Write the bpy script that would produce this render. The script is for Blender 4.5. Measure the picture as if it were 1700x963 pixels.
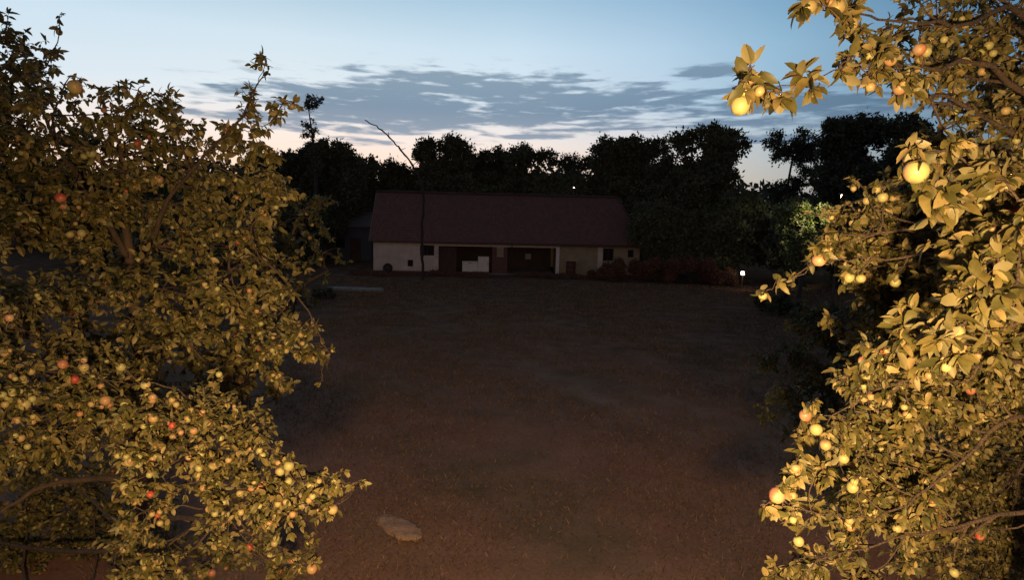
import bpy, math, random
import numpy as np
from mathutils import Vector, Matrix, Euler

R = math.radians
rng = np.random.default_rng(7)
random.seed(7)
scene = bpy.context.scene
COL = scene.collection
for o in list(bpy.data.objects):
    bpy.data.objects.remove(o)

# ------------------------------------------------------------------ camera
W0, H0 = 1700.0, 963.0
FPX = 1013.0
CAM = np.array([0.0, 0.0, 5.0])
PITCH = R(-7.37)
ROLL = R(1.3)
cd = bpy.data.cameras.new('camera')
cam = bpy.data.objects.new('camera', cd)
COL.objects.link(cam)
cd.sensor_width = 36.0
cd.lens = FPX / W0 * 36.0
cd.clip_start = 0.05
cd.clip_end = 4000
Mrot = Matrix.Rotation(R(90) + PITCH, 3, 'X') @ Matrix.Rotation(ROLL, 3, 'Z')
cam.rotation_euler = Mrot.to_euler()
cam.location = CAM
scene.camera = cam
RM = np.array(Mrot)


def ray(px, py):
    d = RM @ np.array([(px - W0 / 2) / FPX, -(py - H0 / 2) / FPX, -1.0])
    return d


def P(px, py, y):
    """point seen at a photo pixel at world depth y"""
    d = ray(px, py)
    return CAM + d * (y / d[1])


def G(px, py, z=0.0):
    d = ray(px, py)
    return CAM + d * ((z - CAM[2]) / d[2])


# ------------------------------------------------------------------ world
world = bpy.data.worlds.new('World')
scene.world = world
world.use_nodes = True
nt = world.node_tree
nt.nodes.clear()


def N(tree, kind, **kw):
    n = tree.nodes.new(kind)
    for k, v in kw.items():
        setattr(n, k, v)
    return n


def link(tree, a, b):
    tree.links.new(a, b)


def math_node(tree, op, a, b=None, c=None, clamp=False):
    n = N(tree, 'ShaderNodeMath', operation=op)
    n.use_clamp = clamp
    for i, v in enumerate((a, b, c)):
        if v is None:
            continue
        if isinstance(v, (int, float)):
            n.inputs[i].default_value = v
        else:
            link(tree, v, n.inputs[i])
    return n.outputs[0]


def ramp(tree, fac, stops, interp='EASE'):
    n = N(tree, 'ShaderNodeValToRGB')
    cr = n.color_ramp
    cr.interpolation = interp
    while len(cr.elements) > 1:
        cr.elements.remove(cr.elements[-1])
    for i, (p, c) in enumerate(stops):
        e = cr.elements[0] if i == 0 else cr.elements.new(p)
        e.position = p
        e.color = (c[0], c[1], c[2], 1)
    link(tree, fac, n.inputs[0])
    return n.outputs[0]


tc = N(nt, 'ShaderNodeTexCoord')
sep = N(nt, 'ShaderNodeSeparateXYZ')
link(nt, tc.outputs['Generated'], sep.inputs[0])
el = math_node(nt, 'ARCSINE', sep.outputs[2])
az = math_node(nt, 'ARCTAN2', sep.outputs[0], sep.outputs[1])
AZ0 = R(-20)
eln = math_node(nt, 'MULTIPLY', el, 2 / math.pi, clamp=True)
elr = lambda d: d / 90.0
base = ramp(nt, eln, [
    (elr(0), (0.90, 0.50, 0.40)), (elr(3.2), (1.0, 0.70, 0.53)), (elr(6), (0.92, 0.77, 0.68)),
    (elr(9.5), (0.70, 0.76, 0.80)), (elr(14), (0.59, 0.71, 0.79)), (elr(19), (0.34, 0.51, 0.64)),
    (elr(32), (0.22, 0.30, 0.38)), (elr(60), (0.12, 0.135, 0.16)), (1.0, (0.10, 0.11, 0.135))], 'LINEAR')
da = math_node(nt, 'SUBTRACT', az, AZ0)
da = math_node(nt, 'WRAP', da, math.pi, -math.pi)
daa = math_node(nt, 'DIVIDE', math_node(nt, 'ABSOLUTE', da), math.pi)
azr = lambda d: d / 180.0
azf = ramp(nt, daa, [
    (0, (1, 1, 1)), (azr(20), (0.92, 0.96, 1.0)), (azr(33), (0.70, 0.80, 0.90)), (azr(42), (0.46, 0.63, 0.76)),
    (azr(55), (0.19, 0.33, 0.47)), (azr(90), (0.20, 0.22, 0.25)), (1.0, (0.24, 0.19, 0.20))], 'LINEAR')
mul = N(nt, 'ShaderNodeMix', data_type='RGBA', blend_type='MULTIPLY')
mul.inputs[0].default_value = 1
link(nt, base, mul.inputs[6])
link(nt, azf, mul.inputs[7])
# a small share of the physical sky
sky = N(nt, 'ShaderNodeTexSky', sky_type='NISHITA')
sky.sun_disc = False
sky.sun_elevation = R(-2)
sky.sun_rotation = R(-20)
addn = N(nt, 'ShaderNodeMix', data_type='RGBA', blend_type='ADD')
addn.inputs[0].default_value = 0.004
link(nt, mul.outputs[2], addn.inputs[6])
link(nt, sky.outputs[0], addn.inputs[7])
# clouds: long flat streaks over the western horizon
comb = N(nt, 'ShaderNodeCombineXYZ')
link(nt, math_node(nt, 'MULTIPLY', az, 8.5), comb.inputs[0])
link(nt, math_node(nt, 'MULTIPLY', el, 66.0), comb.inputs[1])
noi = N(nt, 'ShaderNodeTexNoise')
noi.inputs['Scale'].default_value = 1.0
noi.inputs['Detail'].default_value = 7
noi.inputs['Roughness'].default_value = 0.58
noi.inputs['Distortion'].default_value = 0.35
link(nt, comb.outputs[0], noi.inputs['Vector'])
comb2 = N(nt, 'ShaderNodeCombineXYZ')
link(nt, math_node(nt, 'MULTIPLY', az, 26.0), comb2.inputs[0])
link(nt, math_node(nt, 'MULTIPLY', el, 150.0), comb2.inputs[1])
noi2 = N(nt, 'ShaderNodeTexNoise')
noi2.inputs['Scale'].default_value = 1.0
noi2.inputs['Detail'].default_value = 4
link(nt, comb2.outputs[0], noi2.inputs['Vector'])
pos = N(nt, 'ShaderNodeCombineXYZ')
link(nt, az, pos.inputs[0])
link(nt, el, pos.inputs[1])


def azel(px, py):
    d = ray(px, py)
    d = d / np.linalg.norm(d)
    return math.atan2(d[0], d[1]), math.asin(d[2])


total = None
CLOUDS = [
    (640, 178, 210, 38, 1.0), (800, 150, 230, 30, .85), (860, 190, 260, 26, .8), (950, 168, 220, 30, .95), (1120, 180, 150, 14, .75),
    (700, 200, 240, 20, .8), (850, 226, 120, 4, .8), (1010, 214, 100, 4, .7), (1180, 202, 90, 6, .6),
    (390, 150, 70, 8, .7), (590, 114, 36, 7, .75), (1178, 121, 44, 11, .95), (1310, 172, 150, 22, .95), (1240, 150, 90, 10, .6), (1440, 185, 120, 20, .7), (1240, 205, 150, 12, .7),
    (1290, 232, 110, 8, .7), (620, 232, 70, 8, .6), (520, 205, 120, 12, .8), (430, 190, 100, 18, .8),
    (1420, 200, 110, 16, .7), (1080, 195, 120, 5, .6), (740, 122, 120, 7, .55),
]
for (px, py, rx, ry, amp) in CLOUDS:
    a, e = azel(px, py)
    s = N(nt, 'ShaderNodeVectorMath', operation='SUBTRACT')
    link(nt, pos.outputs[0], s.inputs[0])
    s.inputs[1].default_value = (a, e, 0)
    m = N(nt, 'ShaderNodeVectorMath', operation='MULTIPLY')
    link(nt, s.outputs[0], m.inputs[0])
    m.inputs[1].default_value = (FPX / rx, FPX / ry, 0)
    d = N(nt, 'ShaderNodeVectorMath', operation='DOT_PRODUCT')
    link(nt, m.outputs[0], d.inputs[0])
    link(nt, m.outputs[0], d.inputs[1])
    g = math_node(nt, 'MULTIPLY', math_node(nt, 'EXPONENT', math_node(nt, 'MULTIPLY', d.outputs['Value'], -0.9)), amp)
    total = g if total is None else math_node(nt, 'MAXIMUM', total, g)
gate = math_node(nt, 'MULTIPLY_ADD', total, 2.2, 0.25, clamp=True)
shape = math_node(nt, 'ADD', total, math_node(nt, 'MULTIPLY', gate, math_node(nt, 'MULTIPLY', math_node(nt, 'SUBTRACT', noi.outputs[0], 0.5), 2.3)))
shape = math_node(nt, 'ADD', shape, math_node(nt, 'MULTIPLY', gate, math_node(nt, 'MULTIPLY', math_node(nt, 'SUBTRACT', noi2.outputs[0], 0.5), 1.3)))
mr = N(nt, 'ShaderNodeMapRange', interpolation_type='SMOOTHSTEP')
mr.inputs[1].default_value = 0.16
mr.inputs[2].default_value = 0.74
mr.inputs[4].default_value = 0.92
link(nt, shape, mr.inputs[0])
ccol = ramp(nt, eln, [(elr(2), (0.42, 0.34, 0.36)), (elr(6), (0.27, 0.32, 0.40)), (elr(9), (0.165, 0.245, 0.335)), (elr(16), (0.27, 0.36, 0.44))], 'LINEAR')
cmul = N(nt, 'ShaderNodeMix', data_type='RGBA', blend_type='MULTIPLY')
cmul.inputs[0].default_value = 0.6
link(nt, ccol, cmul.inputs[6])
link(nt, azf, cmul.inputs[7])
mix = N(nt, 'ShaderNodeMix', data_type='RGBA')
link(nt, mr.outputs[0], mix.inputs[0])
link(nt, addn.outputs[2], mix.inputs[6])
link(nt, cmul.outputs[2], mix.inputs[7])
bg = N(nt, 'ShaderNodeBackground')
bg.inputs[1].default_value = 1.0
link(nt, mix.outputs[2], bg.inputs[0])
wo = N(nt, 'ShaderNodeOutputWorld')
link(nt, bg.outputs[0], wo.inputs[0])

scene.view_settings.view_transform = 'Standard'
scene.view_settings.look = 'None'
scene.view_settings.exposure = 0.16
scene.view_settings.gamma = 1.0

# the yard floodlight on the house behind the viewpoint: it lights both apple trees
ld = bpy.data.lights.new('yard_floodlight', 'SPOT')
ld.energy = 2550
ld.color = (1.0, 0.64, 0.29)
ld.spot_size = R(126)
ld.spot_blend = 0.9
ld.shadow_soft_size = 0.12
lo = bpy.data.objects.new('yard_floodlight', ld)
COL.objects.link(lo)
lo.location = (0.15, -0.95, 4.55)
aim = Vector((0.9, 4.4, 1.9)) - Vector(lo.location)
lo.rotation_euler = aim.to_track_quat('-Z', 'Y').to_euler()


# ------------------------------------------------------------------ materials
def rgb(c):
    return (c[0], c[1], c[2], 1)


def mat_basic(name, c1, c2, scale=3.0, rough=0.85, bump=0.0, bscale=None, detail=5, streak=None, emit=None):
    m = bpy.data.materials.new(name)
    m.use_nodes = True
    t = m.node_tree
    b = t.nodes['Principled BSDF']
    co = N(t, 'ShaderNodeTexCoord')
    mp = N(t, 'ShaderNodeMapping')
    if streak:
        mp.inputs['Scale'].default_value = streak
    link(t, co.outputs['Object'], mp.inputs[0])
    n = N(t, 'ShaderNodeTexNoise')
    n.inputs['Scale'].default_value = scale
    n.inputs['Detail'].default_value = detail
    n.inputs['Roughness'].default_value = 0.6
    link(t, mp.outputs[0], n.inputs['Vector'])
    mr = N(t, 'ShaderNodeMapRange')
    mr.inputs[1].default_value = 0.3
    mr.inputs[2].default_value = 0.7
    link(t, n.outputs[0], mr.inputs[0])
    mx = N(t, 'ShaderNodeMix', data_type='RGBA')
    mx.inputs[6].default_value = rgb(c1)
    mx.inputs[7].default_value = rgb(c2)
    link(t, mr.outputs[0], mx.inputs[0])
    link(t, mx.outputs[2], b.inputs['Base Color'])
    b.inputs['Roughness'].default_value = rough
    if bump:
        n2 = N(t, 'ShaderNodeTexNoise')
        n2.inputs['Scale'].default_value = bscale or scale * 6
        n2.inputs['Detail'].default_value = 6
        link(t, co.outputs['Object'], n2.inputs['Vector'])
        bp = N(t, 'ShaderNodeBump')
        bp.inputs['Strength'].default_value = bump
        bp.inputs['Distance'].default_value = 0.05
        link(t, n2.outputs[0], bp.inputs['Height'])
        link(t, bp.outputs[0], b.inputs['Normal'])
    if emit:
        b.inputs['Emission Color'].default_value = rgb(emit[0])
        b.inputs['Emission Strength'].default_value = emit[1]
    return m


def mat_leaf(name, stops, transl=0.25, rough=0.5, spec=0.3, under=(0.26, 0.225, 0.115)):
    """leaves: colour by a per-leaf random value, a little light through the blade"""
    m = bpy.data.materials.new(name)
    m.use_nodes = True
    t = m.node_tree
    b = t.nodes['Principled BSDF']
    out = t.nodes['Material Output']
    at = N(t, 'ShaderNodeAttribute', attribute_name='rnd')
    c = ramp(t, at.outputs['Fac'], stops, 'LINEAR')
    co = N(t, 'ShaderNodeTexCoord')
    n = N(t, 'ShaderNodeTexNoise')
    n.inputs['Scale'].default_value = 60
    n.inputs['Detail'].default_value = 3
    link(t, co.outputs['Object'], n.inputs['Vector'])
    hs = N(t, 'ShaderNodeHueSaturation')
    link(t, math_node(t, 'MULTIPLY_ADD', n.outputs[0], 0.7, 0.65), hs.inputs['Value'])
    link(t, c, hs.inputs['Color'])
    geo = N(t, 'ShaderNodeNewGeometry')
    mx = N(t, 'ShaderNodeMix', data_type='RGBA')       # paler, greyer underside
    link(t, math_node(t, 'MULTIPLY', geo.outputs['Backfacing'], 0.6), mx.inputs[0])
    link(t, hs.outputs[0], mx.inputs[6])
    mx.inputs[7].default_value = under + (1,)
    link(t, mx.outputs[2], b.inputs['Base Color'])
    b.inputs['Roughness'].default_value = rough
    b.inputs['Specular IOR Level'].default_value = spec
    tr = N(t, 'ShaderNodeBsdfTranslucent')
    link(t, mx.outputs[2], tr.inputs[0])
    ms = N(t, 'ShaderNodeMixShader')
    ms.inputs[0].default_value = transl
    link(t, b.outputs[0], ms.inputs[1])
    link(t, tr.outputs[0], ms.inputs[2])
    link(t, ms.outputs[0], out.inputs[0])
    return m


def mat_apple(name, main, blush, amount):
    m = bpy.data.materials.new(name)
    m.use_nodes = True
    t = m.node_tree
    b = t.nodes['Principled BSDF']
    co = N(t, 'ShaderNodeTexCoord')
    n = N(t, 'ShaderNodeTexNoise')
    n.inputs['Scale'].default_value = 16
    n.inputs['Detail'].default_value = 3
    link(t, co.outputs['Object'], n.inputs['Vector'])
    mr = N(t, 'ShaderNodeMapRange', interpolation_type='SMOOTHSTEP')
    mr.inputs[1].default_value = 0.62 - amount * 0.4
    mr.inputs[2].default_value = 0.80 - amount * 0.35
    link(t, n.outputs[0], mr.inputs[0])
    mx = N(t, 'ShaderNodeMix', data_type='RGBA')
    mx.inputs[6].default_value = rgb(main)
    mx.inputs[7].default_value = rgb(blush)
    link(t, mr.outputs[0], mx.inputs[0])
    v = N(t, 'ShaderNodeTexVoronoi')
    v.inputs['Scale'].default_value = 170
    link(t, co.outputs['Object'], v.inputs['Vector'])
    sp = math_node(t, 'LESS_THAN', v.outputs['Distance'], 0.16)
    mx2 = N(t, 'ShaderNodeMix', data_type='RGBA')
    link(t, math_node(t, 'MULTIPLY', sp, 0.35), mx2.inputs[0])
    link(t, mx.outputs[2], mx2.inputs[6])
    mx2.inputs[7].default_value = (0.30, 0.20, 0.08, 1)
    link(t, mx2.outputs[2], b.inputs['Base Color'])
    b.inputs['Roughness'].default_value = 0.42
    b.inputs['Specular IOR Level'].default_value = 0.35
    b.inputs['Subsurface Weight'].default_value = 0.0
    return m


LEAF = mat_leaf('apple_leaf', [(0, (.06, .062, .018)), (.45, (.125, .108, .030)), (.8, (.19, .145, .045)), (1, (.34, .25, .10))], 0.25)
LEAF_DIM = mat_leaf('apple_leaf_dimmed', [(0, (.04, .05, .014)), (.6, (.06, .066, .018)), (1, (.10, .08, .025))], 0.2, under=(.12, .11, .06))  # apple leaf again, with the low light put into a darker colour
LEAF_FAR = mat_leaf('wood_leaf', [(0, (.07, .08, .055)), (.6, (.10, .11, .07)), (1, (.13, .13, .08))], 0.05, 0.8, 0.1, under=(.11, .12, .085))
LEAF_GREEN = mat_leaf('fresh_leaf', [(0, (.05, .075, .018)), (.6, (.085, .11, .025)), (1, (.17, .18, .045))], 0.3)
LEAF_BROWN = mat_leaf('dry_leaf', [(0, (.13, .065, .055)), (.6, (.17, .085, .07)), (1, (.14, .10, .07))], 0.1, 0.9, 0.1, under=(.14, .07, .055))
BARK = mat_basic('bark', (.05, .032, .024), (.11, .07, .045), 14, .9, .6, 60, streak=(1, 1, .25))
BARK_FAR = mat_basic('bark_far', (.04, .035, .03), (.07, .06, .05), 4, .9, .3)
STALK = mat_basic('stalk', (.12, .10, .03), (.2, .14, .05), 40, .8)
APPLES = [
    mat_apple('apple_pale_green', (.34, .31, .12), (.38, .25, .12), 0.25),
    mat_apple('apple_yellow', (.36, .28, .115), (.37, .20, .10), 0.4),
    mat_apple('apple_blushed', (.42, .27, .14), (.38, .14, .08), 0.6),
    mat_apple('apple_red', (.45, .16, .10), (.38, .06, .04), 0.7),
]


# ------------------------------------------------------------------ mesh helpers
class MB:
    """collects vertices and faces, links them as ONE mesh object"""

    def __init__(self):
        self.v = []
        self.f = []

    def add(self, vs, fs):
        o = len(self.v)
        self.v.extend([tuple(map(float, q)) for q in vs])
        self.f.extend([tuple(i + o for i in q) for q in fs])

    def box(self, x0, x1, y0, y1, z0, z1):
        self.add([(x0, y0, z0), (x1, y0, z0), (x1, y1, z0), (x0, y1, z0), (x0, y0, z1), (x1, y0, z1), (x1, y1, z1), (x0, y1, z1)],
                 [(0, 3, 2, 1), (4, 5, 6, 7), (0, 1, 5, 4), (1, 2, 6, 5), (2, 3, 7, 6), (3, 0, 4, 7)])

    def tube(self, pts, rad, n=6, cap=True):
        pts = np.asarray(pts, float)
        k = len(pts)
        rad = np.broadcast_to(rad, (k,)) if np.ndim(rad) == 0 else np.asarray(rad)
        tan = np.gradient(pts, axis=0)
        tan /= np.linalg.norm(tan, axis=1)[:, None] + 1e-9
        ref = np.array([0.31, 0.95, 0.05]) if abs(tan[0][2]) > .7 else np.array([0.02, 0.05, 1.0])
        vs = []
        for i in range(k):
            a = np.cross(tan[i], ref)
            a /= np.linalg.norm(a) + 1e-9
            b = np.cross(tan[i], a)
            for j in range(n):
                th = 2 * math.pi * j / n
                vs.append(pts[i] + rad[i] * (math.cos(th) * a + math.sin(th) * b))
        fs = []
        for i in range(k - 1):
            for j in range(n):
                j2 = (j + 1) % n
                fs.append((i * n + j, i * n + j2, (i + 1) * n + j2, (i + 1) * n + j))
        if cap:
            fs.append(tuple(range(n))[::-1])
            fs.append(tuple((k - 1) * n + j for j in range(n)))
        self.add(vs, fs)

    def lathe(self, prof, n=16, c=(0, 0, 0)):
        vs, fs = [], []
        for (r, z) in prof:
            for j in range(n):
                th = 2 * math.pi * j / n
                vs.append((c[0] + r * math.cos(th), c[1] + r * math.sin(th), c[2] + z))
        for i in range(len(prof) - 1):
            for j in range(n):
                j2 = (j + 1) % n
                fs.append((i * n + j, i * n + j2, (i + 1) * n + j2, (i + 1) * n + j))
        self.add(vs, fs)

    def build(self, name, mat, parent=None, smooth=False, bevel=0):
        me = bpy.data.meshes.new(name)
        me.from_pydata(self.v, [], self.f)
        me.materials.append(mat)
        if smooth:
            me.polygons.foreach_set('use_smooth', [True] * len(me.polygons))
        me.update()
        o = bpy.data.objects.new(name, me)
        COL.objects.link(o)
        if parent:
            o.parent = parent
        if bevel:
            bv = o.modifiers.new('bevel', 'BEVEL')
            bv.width = bevel
            bv.segments = 2
        return o


def tag(o, label=None, cat=None, group=None, kind=None):
    if label:
        o['label'] = label
    if cat:
        o['category'] = cat
    if group:
        o['group'] = group
    if kind:
        o['kind'] = kind
    return o


def empty(name, loc, label, cat, group=None, rz=0.0):
    o = bpy.data.objects.new(name, None)
    COL.objects.link(o)
    o.location = [float(q) for q in loc]
    o.rotation_euler = (0, 0, rz)
    o.empty_display_size = 0.2
    return tag(o, label, cat, group)


def bulk(name, verts, faces_flat, fsize, mat, rnd=None, parent=None, smooth=True):
    """big mesh from arrays; faces_flat (F, fsize)"""
    me = bpy.data.meshes.new(name)
    nv, nf = len(verts), len(faces_flat)
    me.vertices.add(nv)
    me.vertices.foreach_set('co', np.asarray(verts, np.float32).ravel())
    me.loops.add(nf * fsize)
    me.loops.foreach_set('vertex_index', np.asarray(faces_flat, np.int32).ravel())
    me.polygons.add(nf)
    me.polygons.foreach_set('loop_start', np.arange(0, nf * fsize, fsize, dtype=np.int32))
    me.polygons.foreach_set('use_smooth', np.full(nf, smooth))
    me.update(calc_edges=True)
    me.materials.append(mat)
    if rnd is not None:
        a = me.attributes.new('rnd', 'FLOAT', 'FACE')
        a.data.foreach_set('value', np.asarray(rnd, np.float32))
    o = bpy.data.objects.new(name, me)
    COL.objects.link(o)
    if parent:
        o.parent = parent
    return o


def unit(v):
    v = np.asarray(v, float)
    return v / (np.linalg.norm(v, axis=-1, keepdims=True) + 1e-9)


# leaf template: t along the rib, half width, drop; 3 across
LT = np.array([0.0, 0.2, 0.5, 0.82, 1.0])
LWD = np.array([0.0, 0.40, 0.50, 0.34, 0.0])


def leaves_mesh(name, pos, axis, nrm, length, wid, curl, mat, parent=None, simple=False, origin=None):
    n = len(pos)
    axis = unit(axis)
    side = unit(np.cross(axis, nrm))
    up = np.cross(side, axis)
    if simple:
        ts, ws = np.array([0, .45, 1.0]), np.array([.12, .5, .05])
    else:
        ts, ws = LT, LWD
    k = len(ts)
    V = np.zeros((n, k, 3, 3))
    for i, (t, w) in enumerate(zip(ts, ws)):
        c = pos + axis * (t * length)[:, None] - up * (curl * t * t * length)[:, None]
        for j, s in enumerate((-1, 0, 1)):
            V[:, i, j] = c + side * (s * w * wid)[:, None] + up * (abs(s) * w * wid * 0.35)[:, None]
    V = V.reshape(n, k * 3, 3)
    F = []
    for i in range(k - 1):
        for j in range(2):
            F.append((i * 3 + j, i * 3 + j + 1, (i + 1) * 3 + j + 1, (i + 1) * 3 + j))
    F = np.array(F)
    faces = (np.arange(n)[:, None, None] * (k * 3) + F[None]).reshape(-1, 4)
    rnd = np.repeat(rng.random(n), len(F))
    vv = V.reshape(-1, 3)
    if origin is not None:
        vv = vv - origin
    return bulk(name, vv, faces, 4, mat, rnd, parent)


def sphere_pts(n):
    return unit(rng.normal(size=(n, 3)))


def curve(a, b, n=6, bend=0.12, sag=0.0):
    a, b = np.asarray(a, float), np.asarray(b, float)
    L = np.linalg.norm(b - a)
    off = rng.normal(size=3) * bend * L
    t = np.linspace(0, 1, n)[:, None]
    p = a + (b - a) * t + off * np.sin(t * math.pi) + rng.normal(size=(n, 3)) * bend * L * .12 * np.sin(t * math.pi)
    p[:, 2] -= sag * L * np.sin(t[:, 0] * math.pi)
    return p


# ------------------------------------------------------------------ apples
def apple_arrays(r, segs=14, rings=9):
    """body of an apple hanging from the origin: stalk up to the origin, fruit below"""
    vs, fs = [], []
    cz = -r * 1.45
    for i in range(rings + 1):
        ph = math.pi * i / rings
        rr = r * math.sin(ph) ** 0.9 * (1.0 + .07 * math.cos(ph))
        z = r * 1.0 * math.cos(ph)
        if i == 0:
            z -= r * .22
        elif i == 1:
            z -= r * .03
        if i == rings:
            z += r * .12
        for j in range(segs):
            th = 2 * math.pi * j / segs
            w = 1 + .025 * math.cos(5 * th) * (i / rings)
            vs.append((rr * w * math.cos(th), rr * w * math.sin(th), cz + z))
    for i in range(rings):
        for j in range(segs):
            j2 = (j + 1) % segs
            fs.append((i * segs + j, (i + 1) * segs + j, (i + 1) * segs + j2, i * segs + j2))
    n0 = len(vs)
    for z, q in ((0.0, .0022), (cz + r * .7, .0016)):
        for j in range(4):
            th = math.pi / 2 * j
            vs.append((q * math.cos(th), q * math.sin(th), z))
    st = len(fs)
    for j in range(4):
        j2 = (j + 1) % 4
        fs.append((n0 + j, n0 + 4 + j, n0 + 4 + j2, n0 + j2))
    return np.array(vs), np.array(fs), st


APV, APF, APST = apple_arrays(1.0)
APPLE_MESH = []
for mi, am in enumerate(APPLES):
    vs, fs, st = apple_arrays(0.031)
    me = bpy.data.meshes.new('apple')
    me.from_pydata([tuple(q) for q in vs], [], [tuple(int(i) for i in q) for q in fs])
    me.materials.append(am)
    me.materials.append(STALK)
    for p in me.polygons:
        p.use_smooth = True
        if p.index >= st:
            p.material_index = 1
    APPLE_MESH.append(me)


def put_apples(root, pts, cols, sizes, nmax=100):
    """nearest nmax apples as parts of the tree, the rest as one part"""
    base = np.array(root.location)
    pts = np.array(pts)
    if not len(pts):
        return
    # those that show largest, inside the frame first
    rel = (pts - CAM) @ RM
    u = rel[:, 0] / -rel[:, 2] * FPX + W0 / 2
    v = -rel[:, 1] / -rel[:, 2] * FPX + H0 / 2
    inside = (u > -10) & (u < W0 + 10) & (v > -10) & (v < H0 + 10) & (rel[:, 2] < 0)
    dist = np.linalg.norm(pts - CAM, axis=1)
    key = dist / np.array(sizes) + np.where(inside, 0, 1e6)
    order = np.argsort(key)
    near, rest = order[:nmax], order[nmax:]
    for i in near:
        o = bpy.data.objects.new('apple', APPLE_MESH[cols[i]])
        COL.objects.link(o)
        o.parent = root
        o.location = pts[i] - base
        o.rotation_euler = (rng.normal() * .25, rng.normal() * .25, rng.random() * 6.28)
        s = .88 * sizes[i] / 0.031
        o.scale = (s, s * .97, s * (0.86 + .2 * rng.random()))
    if len(rest):
        vs, fs = [], []
        mi = []
        for i in rest:
            v_, f_, st = apple_arrays(sizes[i], 10, 7)
            o_ = sum(len(q) for q in vs)
            a = rng.random() * 6.28
            c, s = math.cos(a), math.sin(a)
            v_ = v_ @ np.array([[c, s, 0], [-s, c, 0], [0, 0, 1]])
            vs.append(v_ + pts[i] - base)
            fs.append(f_ + o_)
            mi += [cols[i]] * st + [4] * (len(f_) - st)
        o = bulk('apples', np.concatenate(vs), np.concatenate(fs), 4, APPLES[0], None, root)
        for m_ in APPLES[1:]:
            o.data.materials.append(m_)
        o.data.materials.append(STALK)
        o.data.polygons.foreach_set('material_index', mi)
        tag(o, kind='stuff')


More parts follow.
